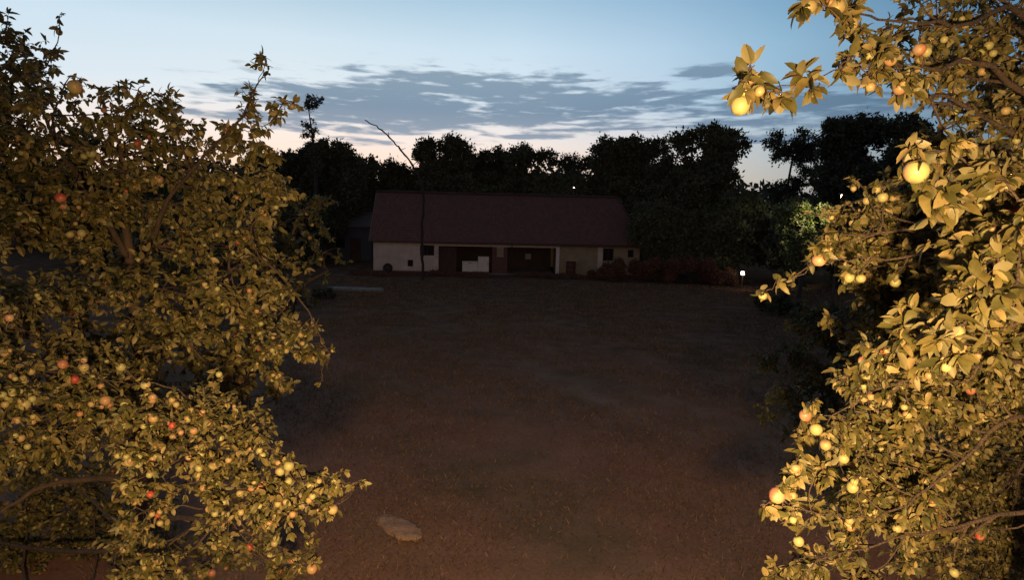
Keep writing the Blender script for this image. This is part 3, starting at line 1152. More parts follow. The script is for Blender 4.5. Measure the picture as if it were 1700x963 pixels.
# ================================================================== TREE LINE
def wood_tree(px, top, hw, y, label, base_z=1.5, dens=1.0, leafy=.30, nb=16, mat=LEAF_FAR, name='broadleaf_tree', group='trees of the dark tree line', flat=1.0, seed=0, wide=.9, ntop=5):
    global rng
    keep_r = rng
    rng = np.random.default_rng(seed + int(px))
    tp = P(px, top, y)
    H = tp[2]
    Wd = hw * y / FPX
    root = empty(name, (tp[0], y, 0), label, 'tree', group)
    base = np.array(root.location)
    mid = (H + base_z) / 2
    hh = (H - base_z) / 2
    tb = MB()
    tr = smooth_poly(np.array([base - [0, 0, .1], base + [rng.normal() * .15, 0, H * .3], base + [rng.normal() * .3, rng.normal() * .3, H * .6], base + [rng.normal() * .2, 0, H * .93]]))
    r0 = .05 + .02 * H
    tb.tube(tr - base, np.linspace(r0, .03, len(tr)), 8)
    lb = tb
    LPs, LAs, LLs = [], [], []
    blobs = []
    for k in range(ntop):
        r = (.22 + .16 * rng.random()) * Wd
        fx_ = 0 if k == 0 else (k % 2 * 2 - 1) * (.25 + .6 * rng.random())
        blobs.append((base + [fx_ * Wd, rng.normal() * .3 * Wd, H - r * .95 - abs(fx_) * rng.uniform(.1, .55) * Wd * .6], r))
    for k in range(nb):
        u = sphere_pts(1)[0] * rng.random() ** .25
        r = (.28 + .26 * rng.random()) * Wd * wide
        c = base + [u[0] * max(.1, Wd - r * .8), u[1] * max(.1, Wd - r * .5) * flat, mid + u[2] * max(.1, hh - r * .9)]
        blobs.append((c, r))
    for (c, r) in blobs:
        i = int(np.argmin(np.linalg.norm(tr - c, axis=1) + np.maximum(0, tr[:, 2] - c[2])))
        cv = curve(tr[i], c, 6, .1)
        lb.tube(cv - base, np.linspace(.07, .03, 6), 5, False)
        # sprays: several small clumps make an uneven outline with gaps
        ns = int(10 + 16 * r * r)
        for s in range(ns):
            d = sphere_pts(1)[0]
            e = c + d * r * (.5 + .65 * rng.random())
            if s % 3 == 0:
                lb.tube(curve(c, e, 4, .1) - base, np.linspace(.03, .012, 4), 4, False)
            rs = (.22 + .25 * rng.random()) * min(1, r)
            nl = int(60 * dens * (.3 / leafy) ** 2 * (rs / .35) ** 2) + 4
            q = e + rng.normal(size=(nl, 3)) * rs * .6
            LPs.append(q)
            LAs.append(unit(rng.normal(size=(nl, 3)) + d * .6))
            LLs.append(leafy * (.5 + .7 * rng.random(nl)))
    LPa, LAa, LLa = np.concatenate(LPs), np.concatenate(LAs), np.concatenate(LLs)
    leaves_mesh('crown', LPa, LAa, rng.normal(size=LAa.shape), LLa, LLa * .6, .2 + 0 * LLa, mat, root, simple=True, origin=base)
    lb.build('trunk', BARK_FAR, root, True)
    rng = keep_r
    return root


TREES = [
    # px, top, halfwidth, depth, label, kwargs
    (40, 290, 90, 66, 'dark tree of the tree line showing low at the far left edge', {}),
    (180, 285, 90, 62, 'dark broad tree behind the crown of the left apple tree, left of its fork', {}),
    (330, 292, 85, 64, 'dark low tree beneath the pink sky behind the left apple tree', {}),
    (455, 246, 60, 60, 'dark tree just right of the left apple tree under the thin pointed tree', {}),
    (515, 152, 21, 56, 'thin ragged tree standing alone against the cloud left of the dead trunk', dict(dens=.45, nb=10, base_z=5, leafy=.22, ntop=2)),
    (545, 232, 62, 60, 'dense dark tree between the thin pointed tree and the dead trunk', {}),
    (608, 256, 45, 64, 'dark sloping tree right behind the left end of the roof', dict(base_z=1)),
    (668, 272, 45, 66, 'low dark tree under the bend of the dead trunk', dict(base_z=1)),
    (742, 222, 50, 62, 'round topped dark tree rising right of the dead trunk', {}),
    (806, 248, 42, 66, 'lower dark tree filling the dip behind the middle of the roof', dict(dens=.8)),
    (868, 236, 46, 62, 'dark tree with a loose open top behind the middle of the roof', dict(dens=.7)),
    (950, 250, 38, 64, 'sparse small tree with sky showing through behind the right half of the roof', dict(dens=.45, leafy=.24)),
    (925, 285, 60, 60, 'low dense dark tree just over the ridge beneath the sparse tree', dict(base_z=1)),
    (1045, 222, 62, 60, 'big domed dark tree behind the right end of the roof', {}),
    (1112, 258, 45, 56, 'lower dark tree between the domed tree and the tall forked one', {}),
    (1180, 210, 50, 52, 'tall dark tree with uneven forked top right of the building', dict(dens=.9, nb=30)),
    (1228, 318, 40, 47, 'low dark tree at the bottom of the sky gap right of the building', dict(base_z=.3)),
    (1322, 216, 42, 56, 'airy tree with many sky gaps right of the V shaped gap', dict(dens=.5, leafy=.24, base_z=3, nb=12)),
    (1418, 196, 55, 50, 'tall dense dark tree left of the right apple tree', {}),
    (1500, 192, 55, 48, 'tall dark tree partly hidden by the right apple tree', dict(dens=.8)),
    (1610, 230, 80, 46, 'dark tree behind the middle of the right apple tree', {}),
    (1100, 330, 62, 50, 'dark low crowned tree touching the right corner of the roof', dict(base_z=.3)),
    (1330, 335, 75, 46, 'dark bushy tree behind the yard lamp', dict(base_z=.3)),
    (1440, 330, 70, 44, 'dark bushy tree behind the twig of the right apple tree', dict(base_z=.3)),
    (480, 325, 70, 54, 'dark low bushy tree left of the blue grey shed', dict(base_z=.3)),
    (820, 285, 70, 62, 'low dense dark tree hugging the ridge behind the middle of the roof', dict(base_z=1)),
    (1180, 345, 62, 49, 'dark bushy tree standing left of the yard lamp', dict(base_z=.3)),
    (1560, 360, 90, 42, 'dark bushy tree low behind the right apple tree', dict(base_z=.3)),
    (250, 350, 120, 50, 'dark bushy tree low behind the trunk of the left apple tree', dict(base_z=.3)),
]
for i, (px, top, hw, y, lab, kw) in enumerate(TREES):
    kw = dict(kw)
    kw.setdefault('base_z', 2.0)
    kw.setdefault('nb', 22)
    wood_tree(px, top + (6 if px < 1150 else 0), hw * 1.02, y, lab, seed=i * 13 + 5, **kw)

# far wooded rise: an uncountable dark wood closing the horizon between the trees
wd = []
m_lp, m_la, m_ll = [], [], []
nfar = 26000
xx = rng.uniform(-95, 95, nfar)
yy = 78 + rng.uniform(0, 14, nfar)
hmax = 9.6 + 1.3 * np.sin(xx * .13) + .8 * np.sin(xx * .41 + 1)
zz = hmax * rng.random(nfar) ** .8
fo = leaves_mesh('far_wood', np.stack([xx, yy, zz], -1), rng.normal(size=(nfar, 3)), rng.normal(size=(nfar, 3)), .7 + .6 * rng.random(nfar), .45 + .3 * rng.random(nfar), np.full(nfar, .2), LEAF_FAR, simple=True)
tag(fo, 'far dark wood closing the horizon', kind='stuff')


# shrubs and heaps right of the porch
def shrub(px, py, w, h, y, label, mat, name='shrub', dens=1.0, leafy=.16, cat='shrub', group='dark brown shrubs before the right end of the building'):
    g0 = P(px, py, y)
    root = empty(name, (g0[0], y, 0), label, cat, group)
    base = np.array(root.location)
    st = MB()
    for k in range(9):
        a = rng.random() * 6.28
        e = base + [math.cos(a) * w * .6 * rng.random(), math.sin(a) * w * .4, h * (.6 + .3 * rng.random())]
        st.tube(curve(base + [math.cos(a) * .08, math.sin(a) * .08, -.05], e, 6, .1) - base, np.linspace(.03, .01, 6), 5)
    st.build('stem', BARK_FAR, root, True)
    n_ = int(1900 * dens * w * h * (.16 / leafy) ** 2)
    k = max(7, int(w * 7))
    cs = np.stack([rng.uniform(-w * .8, w * .8, k), rng.uniform(-w * .5, w * .5, k), h * rng.uniform(.25, .85, k)], -1)
    cs[:, 2] *= np.sqrt(np.clip(1 - (cs[:, 0] / w) ** 2 * .7, .1, 1))
    idx = rng.integers(k, size=n_)
    q = cs[idx] + unit(rng.normal(size=(n_, 3))) * (rng.random(n_) ** .5)[:, None] * (.16 * h + .12)
    q[:, 2] = np.abs(q[:, 2])
    L_ = leafy * (.6 + .6 * rng.random(n_))
    leaves_mesh('foliage', q, rng.normal(size=(n_, 3)), rng.normal(size=(n_, 3)), L_, L_ * .55, .2 + 0 * L_, mat, root, simple=True)
    return root


for (px, y, w, h, lab) in [
    (985, 46.0, 1.0, .95, 'brown shrub right of the metal drum, under the white pilaster'),
    (1030, 45.5, 1.8, 1.6, 'brown shrub under the two small windows at the right end'),
    (1090, 45.0, 2.2, 1.9, 'broad brown shrub at the right corner of the building'),
    (1150, 44.5, 2.3, 2.0, 'brown shrub right of the building corner, left of the yard lamp'),
    (1200, 44.0, 1.4, 1.25, 'last brown shrub of the row, nearest to the yard lamp'),
    (912, 45.6, .5, .32, 'small low brown shrub at the foot of the white porch post'),
]:
    shrub(px, 455, w, h, y, lab, LEAF_BROWN)

for (px, y, w, h, lab) in [
    (1300, 31, 1.5, 1.1, 'dark shrub on the lawn just below the small yard lamp'),
    (1370, 27, 1.7, 1.4, 'dark shrub behind the hanging twig of the right apple tree'),
    (1420, 21, 1.5, 1.5, 'dark shrub nearest the dark drooping tree on the right'),
    (545, 33, 1.0, .55, 'low dark shrub in the grass right of the left apple tree'),
]:
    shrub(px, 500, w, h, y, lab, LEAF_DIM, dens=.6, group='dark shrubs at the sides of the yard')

# rank weeds along the foot of the building, uncountable
nw = 9000
wx = rng.uniform(-1.5, BL + 1.0, nw)
wy = -1.0 - 1.9 * rng.random(nw) ** 1.3 - .5 * np.sin(wx * .9)
wh = (.08 + .22 * rng.random(nw)) * np.clip(.55 + .6 * np.sin(wx * 1.3 + 1) * np.sin(wx * .47), .12, 1.2)
cB, sB = math.cos(BR), math.sin(BR)
wp = np.stack([bl[0] + cB * wx - sB * wy, bl[1] + sB * wx + cB * wy, rng.random(nw) * wh * .6], -1)
wa = unit(np.stack([rng.normal(size=nw) * .6, rng.normal(size=nw) * .6, np.ones(nw)], -1))
wo_ = leaves_mesh('weeds', wp, wa, rng.normal(size=(nw, 3)), wh + .06, wh * .3 + .02, .3 + 0 * wh, LEAF_BROWN, simple=True)
tag(wo_, 'low weeds along the front of the long building', kind='stuff')

# yard lamp and the greenery it lights
lp = P(1233, 453.5, 42)
yl = empty('yard_lamp', (lp[0], 42, 0), 'small lit yard lamp on a short post right of the building', 'lamp')
LAMP = mat_basic('lamp_glow', (.9, .85, .8), (.95, .9, .85), 1, .5, emit=((1, .93, .85), 9))
m = MB(); m.tube([(0, 0, 0), (0, 0, lp[2] - .16)], [.045, .035], 8); m.build('post', RUST, yl)
m = MB(); m.box(-.09, .09, -.08, .08, lp[2] - .11, lp[2] + .11); m.build('lamp_glass', LAMP, yl, bevel=.01)
m = MB(); m.box(-.17, .17, -.14, .14, lp[2] + .135, lp[2] + .17); m.build('lamp_cap', RUST, yl)
m = MB(); m.box(-.15, .15, -.12, .12, lp[2] - .16, lp[2] - .133); m.build('lamp_base', RUST, yl)
pl = bpy.data.lights.new('yard_lamp_light', 'POINT')
pl.energy = 9
pl.color = (1, .62, .3)
pl.shadow_soft_size = .12
plo = bpy.data.objects.new('yard_lamp_light', pl)
COL.objects.link(plo)
plo.location = (lp[0], 41.75, lp[2] - .05)

gp_ = P(1333, 400, 38)
wt = wood_tree(1338, 335, 42, 38, 'small fresh green tree lit up by a hidden lamp beside the right apple tree', base_z=1.8, dens=.45, leafy=.2, nb=9, wide=.7, mat=LEAF_GREEN, name='small_tree', group=None, seed=3)
# hidden lamp by that tree, on its own post behind the right apple tree
hlp = P(1398, 326, 34)
sl_ = empty('lamp_post', (hlp[0], 34, 0), 'slim lamp post by the green lit tree, behind the right apple tree', 'lamp post')
m = MB(); m.tube([(0, 0, 0), (0, 0, hlp[2] + .1)], [.07, .045], 8); m.build('post', RUST, sl_)
m = MB(); m.box(-.16, .10, -.09, .09, hlp[2] + .1, hlp[2] + .2); m.build('lamp_head', RUST, sl_)
m = MB(); m.box(-.05, .0, -.04, .04, hlp[2] + .05, hlp[2] + .097); m.build('lamp_glass', LAMP, sl_)
pl = bpy.data.lights.new('lamp_post_light', 'SPOT')
pl.energy = 2600
pl.color = (1, .95, .55)
pl.spot_size = R(46)
pl.spot_blend = .8
pl.shadow_soft_size = .1
plo = bpy.data.objects.new('lamp_post_light', pl)
COL.objects.link(plo)
plo.location = (hlp[0] - .1, 33.95, hlp[2] + .03)
plo.rotation_euler = (Vector(wt.location) + Vector((.35, -.4, 5.0)) - plo.location).to_track_quat('-Z', 'Y').to_euler()

# far lights
for (px, py, y, lab) in ((952, 312, 58, 'tiny far white lamp just above the roof ridge'),):
    q = P(px, py, y)
    e = empty('street_lamp', (q[0], y, 0), lab, 'lamp')
    m = MB(); m.tube([(0, 0, 0), (0, 0, q[2] - .02), (0, -.3, q[2] + .12), (0, -.5, q[2] + .1)], [.07, .05, .04, .04], 8); m.build('post', RUST, e)
    m = MB(); m.box(-.12, .12, -.8, -.45, q[2] + .06, q[2] + .14); m.build('lamp_head', RUST, e)
    m = MB(); m.box(-.05, .05, -.66, -.56, q[2] - .02, q[2] + .055); m.build('lamp_glass', LAMP, e)

# pale sack on the ground in the foreground
SACK = mat_basic('pale_sack', (.27, .155, .10), (.40, .25, .16), 7, .95, .5, 30)
sp_ = G(662, 880)
nu, nv = 40, 22
vs, fs = [], []
for i in range(nu + 1):
    u = i / nu
    for j in range(nv):
        a = 2 * math.pi * j / nv
        w = math.sin(math.pi * min(max(u, .02), .98)) ** .35
        x = (u - .5) * 1.0
        yv = .22 * w * math.cos(a) * (1 + .08 * math.sin(9 * u + 2))
        zv = .05 * w * math.sin(a) + .02
        k = .6 * .014 * math.sin(17 * u + 3 * a) + .012 * math.sin(31 * u - 5 * a) * math.sin(7 * u)
        vs.append((x, yv + k, max(0.0, zv + k)))
for i in range(nu):
    for j in range(nv):
        j2 = (j + 1) % nv
        fs.append((i * nv + j, i * nv + j2, (i + 1) * nv + j2, (i + 1) * nv + j))
fs.append(tuple(range(nv))[::-1]); fs.append(tuple(nu * nv + j for j in range(nv)))
m = MB(); m.add(vs, fs)
o = m.build('sack', SACK, smooth=True)
o.location = (sp_[0], sp_[1], float(gz(sp_[0], sp_[1])))
o.rotation_euler = (0, 0, R(-42))
tag(o, 'pale crumpled sack lying on the bare ground near the left apple tree', 'sack')

# ================================================================== LEFT APPLE TREE
gl0 = np.array([P(232, 600, 6.4)[0], 6.4, 0.0])
rootL = empty('apple_tree', gl0, 'big apple tree full of pale apples filling the left side of the view', 'apple tree', 'apple trees around the yard')
trunkL = [(gl0 - [0, 0, .15], .16), (P(240, 900, 6.4), .10), (P(232, 640, 6.4), .07), (P(220, 470, 6.4), .052), (P(208, 360, 6.4), .04), (P(200, 240, 6.3), .02)]
limbsL = [
    PL([(222, 480, 6.4, .05), (250, 410, 6.3, .04), (280, 330, 6.1, .03), (330, 270, 5.8, .02), (400, 190, 5.4, .010), (440, 115, 5.2, .005)]),
    PL([(215, 430, 6.4, .05), (150, 330, 6.0, .035), (90, 230, 5.5, .022), (60, 140, 5.0, .012)]),
    PL([(232, 640, 6.4, .07), (270, 560, 6.2, .045), (350, 480, 6.0, .03), (430, 430, 5.7, .018), (500, 500, 5.5, .010), (545, 585, 5.4, .005)]),
    PL([(238, 760, 6.4, .07), (150, 640, 5.4, .045), (60, 560, 4.6, .028), (-60, 520, 4.0, .015)]),
    PL([(240, 820, 6.4, .07), (240, 740, 5.3, .05), (280, 690, 4.6, .035), (370, 720, 4.2, .022), (470, 770, 3.9, .014), (560, 800, 3.8, .008), (603, 806, 3.75, .004)]),
    PL([(240, 860, 6.4, .06), (300, 860, 5.3, .035), (400, 880, 4.6, .02), (510, 930, 4.3, .010)]),
    PL([(236, 700, 6.4, .06), (330, 640, 6.0, .03), (400, 640, 5.6, .018), (420, 700, 5.4, .01)]),
    PL([(240, 800, 6.4, .06), (100, 800, 5.6, .035), (0, 850, 5.2, .02)]),
    PL([(60, 140, 5.0, .012), (88, 80, 4.8, .006), (104, 15, 4.7, .003)]),
    PL([(90, 230, 5.5, .016), (92, 185, 4.6, .010), (112, 128, 3.75, .004)]),
]
blobsL = PB([
    (15, 110, 4.8, .30, 1), (60, 95, 4.4, .08, .9), (92, 78, 4.3, .06, .9), (104, 22, 4.1, .03, .8), (100, 45, 4.2, .03, .6), (40, 210, 5.0, .55, 1.1), (150, 260, 5.4, .55, 1.1),
    (95, 165, 4.2, .16, 1), (195, 185, 5.2, .28, .9), (230, 150, 5.0, .10, .9), (250, 250, 5.8, .45, 1.1), (285, 200, 5.2, .20, .8), (330, 235, 5.4, .22, .9),
    (345, 330, 5.8, .36, .9), (395, 215, 5.2, .20, .9), (415, 165, 5.1, .12, .8), (440, 108, 5.1, .09, .8), (470, 172, 5.0, .12, .9), (430, 240, 5.2, .18, .9),
    (420, 300, 5.0, .26, 1.1), (450, 330, 5.0, .18, 1.1), (60, 350, 5.2, .65, 1.1), (-60, 250, 5.0, .7, 1), (-80, 600, 4.6, .8, 1), (190, 380, 6.6, .6, .7),
    (290, 400, 6.3, .40, .7), (385, 410, 5.8, .36, 1.1), (450, 440, 5.6, .26, 1.1), (350, 500, 6.0, .40, .9), (440, 520, 5.6, .30, 1.1), (485, 560, 5.5, .20, 1),
    (475, 490, 5.5, .16, 1), (470, 620, 5.5, .18, 1), (525, 580, 5.4, .11, .8), (545, 600, 5.4, .06, .8), (535, 630, 5.4, .04, .7), (490, 640, 5.4, .06, .8),
    (120, 500, 5.6, .55, 1), (30, 510, 4.6, .40, .9), (250, 560, 6.5, .45, .6), (350, 590, 6.2, .35, .8), (400, 610, 5.8, .22, .9), (20, 640, 4.1, .32, 1.1),
    (110, 620, 4.6, .38, 1.1), (200, 625, 4.8, .34, 1.1), (60, 700, 4.3, .34, 1), (150, 690, 4.4, .30, 1.1), (250, 690, 4.3, .28, 1.3), (330, 680, 4.3, .22, 1.3),
    (410, 690, 4.3, .15, 1), (310, 740, 4.1, .26, 1.4), (230, 760, 4.2, .20, 1.2), (390, 750, 4.1, .20, 1.3), (450, 745, 4.0, .12, 1.2), (330, 800, 4.2, .24, 1.2),
    (430, 810, 4.0, .20, 1.3), (500, 800, 3.9, .15, 1.3), (480, 850, 4.0, .18, 1.1), (560, 795, 3.8, .075, 1.1), (595, 800, 3.75, .05, 1.1), (545, 845, 3.9, .08, 1.1),
    (220, 810, 4.4, .12, 1), (380, 860, 4.4, .25, .9), (510, 920, 4.2, .12, 1), (440, 930, 4.6, .25, .8), (330, 920, 5.2, .40, .6), (180, 880, 5.8, .5, .7),
    (60, 820, 5.6, .6, .8), (60, 920, 5.4, .5, .7), (110, 760, 5.4, .4, .8), (240, 940, 5.6, .5, .6), (-120, 800, 5.2, .8, .8),
    (0, 420, 3.6, .07, 1.0), (20, 520, 3.6, .07, 1.0),
    (230, 330, 5.4, .35, 1), (200, 440, 5.6, .35, .8), (120, 400, 5.3, .4, 1), (270, 480, 5.7, .35, .8), (310, 420, 5.5, .25, .8), (300, 560, 5.6, .35, .9), (220, 600, 5.4, .3, 1),
    (380, 560, 5.6, .3, 1), (390, 480, 5.5, .3, 1), (330, 300, 5.4, .25, .8), (140, 330, 5.2, .4, 1), (420, 380, 5.4, .28, 1), (230, 850, 5.4, .35, .8), (250, 920, 5.3, .35, .7),
    (160, 820, 5.6, .4, .8), (240, 850, 4.45, .2, .9), (250, 930, 4.45, .24, .9), (210, 900, 4.45, .2, .8), (225, 955, 4.4, .2, .9), (30, 760, 5.4, .4, .8), (200, 720, 4.9, .3, 1), (100, 880, 5.5, .4, .7), (180, 950, 5.4, .4, .7), (470, 570, 5.5, .16, 1), (505, 540, 5.5, .12, 1), (440, 580, 5.5, .2, 1), (360, 640, 5.4, .22, .9),
], FL)
AE = []
for (px, py, y, col, s) in [
    (121, 146, 3.2, 1, .040), (153, 258, 4.6, 0, .040), (142, 262, 4.7, 0, .03), (110, 332, 4.6, 3, .042), (105, 345, 4.6, 2, .035), (264, 300, 5.2, 1, .036),
    (229, 240, 5.2, 3, .034), (12, 585, 4.0, 2, .040), (100, 608, 4.2, 2, .038), (139, 612, 4.2, 1, .036), (125, 632, 4.2, 3, .034), (198, 612, 4.2, 0, .036),
    (238, 645, 4.1, 0, .038), (15, 660, 3.9, 0, .042), (45, 673, 3.9, 0, .042), (174, 668, 4.1, 1, .040), (255, 664, 4.1, 1, .036), (253, 698, 4.0, 1, .036),
    (212, 770, 4.1, 0, .040), (213, 813, 4.2, 0, .046), (252, 819, 4.3, 3, .036), (354, 778, 4.0, 0, .036), (483, 776, 3.9, 0, .040), (461, 785, 3.9, 0, .034),
    (475, 804, 3.9, 0, .030), (556, 814, 3.8, 0, .032), (551, 850, 3.85, 1, .040), (517, 950, 4.1, 1, .044), (414, 910, 4.4, 3, .032), (443, 878, 4.2, 1, .032),
    (455, 905, 4.2, 0, .030), (65, 478, 4.6, 0, .036), (50, 365, 4.8, 0, .036), (135, 392, 4.8, 0, .036), (112, 393, 4.8, 0, .036), (190, 490, 5.0, 0, .036),
    (397, 821, 4.1, 0, .03), (455, 930, 4.3, 0, .03), (274, 933, 4.6, 0, .032), (348, 955, 4.8, 2, .036)]:
    k = FL(px, py, y)
    AE.append((P(px, py, y * k), col, s * k))
    blobsL.append((P(px, py - 10, y * k), .045 * k, 1.3))
apple_tree(rootL, trunkL, limbsL, blobsL, LEAF, 1150, AE, leaf=.064, dens=6100, apple_r=.024, lscale=lambda d: float(np.clip(d / 5, .75, 1.3)))

# ================================================================== DIMMER APPLE TREE BEHIND IT
g2 = np.array([P(410, 420, 10.5)[0], 10.5, 0.0])
root2 = empty('apple_tree', g2, 'dim apple tree with long hanging twigs right behind the big left apple tree', 'apple tree', 'apple trees around the yard')
trunk2 = [(g2 - [0, 0, .15], .14), (P(400, 700, 10.5), .10), (P(425, 520, 10.5), .08), (P(440, 420, 10.4), .05), (P(455, 330, 10.3), .03)]
limbs2 = [PL([(450, 480, 10.5, .05), (500, 360, 10.3, .03), (540, 330, 10.1, .012)]), PL([(446, 440, 10.4, .05), (400, 330, 10.2, .03), (380, 300, 10, .01)]),
          PL([(452, 540, 10.5, .05), (510, 470, 10.4, .025), (545, 450, 10.3, .01)])]
blobs2 = PB([(440, 360, 10.3, .8, .75), (500, 360, 10.1, .55, .6), (530, 340, 10.0, .3, .5), (480, 430, 10.2, .6, .6), (535, 420, 10.1, .35, .5), (400, 330, 10.2, .7, .7),
             (420, 480, 10.4, .7, .7), (500, 480, 10.2, .4, .5), (380, 600, 10.8, .8, .6), (300, 450, 10.8, .9, .7), (320, 330, 10.4, .7, .6)])
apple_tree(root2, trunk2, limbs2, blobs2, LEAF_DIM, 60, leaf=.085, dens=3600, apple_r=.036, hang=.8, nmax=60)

# ================================================================== RIGHT APPLE TREE
gr0 = np.array([3.75, 3.7, 0.0])
rootR = empty('apple_tree', gr0, 'near apple tree filling the right side, with large pale apples on its boughs', 'apple tree', 'apple trees around the yard')
TR = lambda z: np.array([3.7, 3.7, z])
trunkR = [(gr0 - [0, 0, .15], .17), (np.array([3.72, 3.7, 1.2]), .14), (np.array([3.6, 3.65, 2.5]), .12), (np.array([3.5, 3.6, 4.0]), .10), (np.array([3.3, 3.5, 5.3]), .07), (np.array([3.1, 3.4, 6.6]), .035)]


def LR(z, r, lst):
    zt = np.interp(z, [1.2, 2.5, 4.0, 5.3, 6.6], [0, 1, 2, 3, 4])
    k = int(min(3, zt))
    f = zt - k
    p = trunkR[k + 1][0] * (1 - f) + trunkR[k + 2][0] * f
    return [(p, r)] + PL(lst)


limbsR = [
    LR(5.6, .05, [(1690, 20, 3.2, .035), (1600, 40, 2.9, .02), (1480, 30, 2.6, .012), (1400, 20, 2.4, .008), (1345, 5, 2.3, .004)]),
    LR(5.4, .05, [(1640, 110, 3.0, .03), (1550, 115, 2.7, .016), (1460, 105, 2.45, .009), (1390, 118, 2.3, .006), (1320, 140, 2.15, .004), (1240, 158, 2.1, .003)]),
    LR(5.2, .04, [(1570, 160, 3.0, .02), (1562, 210, 2.9, .012), (1560, 260, 2.8, .007)]),
    LR(4.6, .05, [(1690, 270, 2.7, .03), (1600, 255, 2.3, .016), (1530, 250, 1.95, .009), (1495, 262, 1.85, .005)]),
    LR(4.4, .05, [(1640, 380, 3.0, .03), (1540, 380, 2.9, .018), (1440, 390, 2.9, .010), (1390, 390, 2.8, .006)]),
    LR(4.3, .04, [(1600, 440, 3.0, .02), (1450, 430, 2.8, .010), (1360, 436, 2.65, .006), (1310, 465, 2.6, .004), (1265, 485, 2.55, .003)]),
    LR(4.1, .05, [(1690, 470, 2.4, .025), (1620, 520, 2.2, .014), (1560, 550, 2.2, .008), (1490, 560, 2.3, .005)]),
    LR(3.8, .05, [(1690, 600, 3.0, .03), (1580, 620, 2.8, .018), (1480, 640, 2.75, .012), (1400, 680, 2.7, .007), (1330, 710, 2.6, .004)]),
    LR(3.5, .05, [(1700, 690, 3.2, .03), (1600, 760, 3.0, .020), (1500, 840, 2.8, .013), (1420, 860, 2.6, .009), (1350, 850, 2.45, .006), (1280, 840, 2.35, .004)]),
    LR(3.2, .05, [(1690, 850, 3.2, .03), (1560, 880, 3.0, .018), (1430, 910, 2.8, .010), (1330, 945, 2.6, .005)]),
    LR(3.2, .05, [(1720, 760, 4.6, .03), (1640, 850, 4.4, .015), (1600, 930, 4.2, .008)]),
]
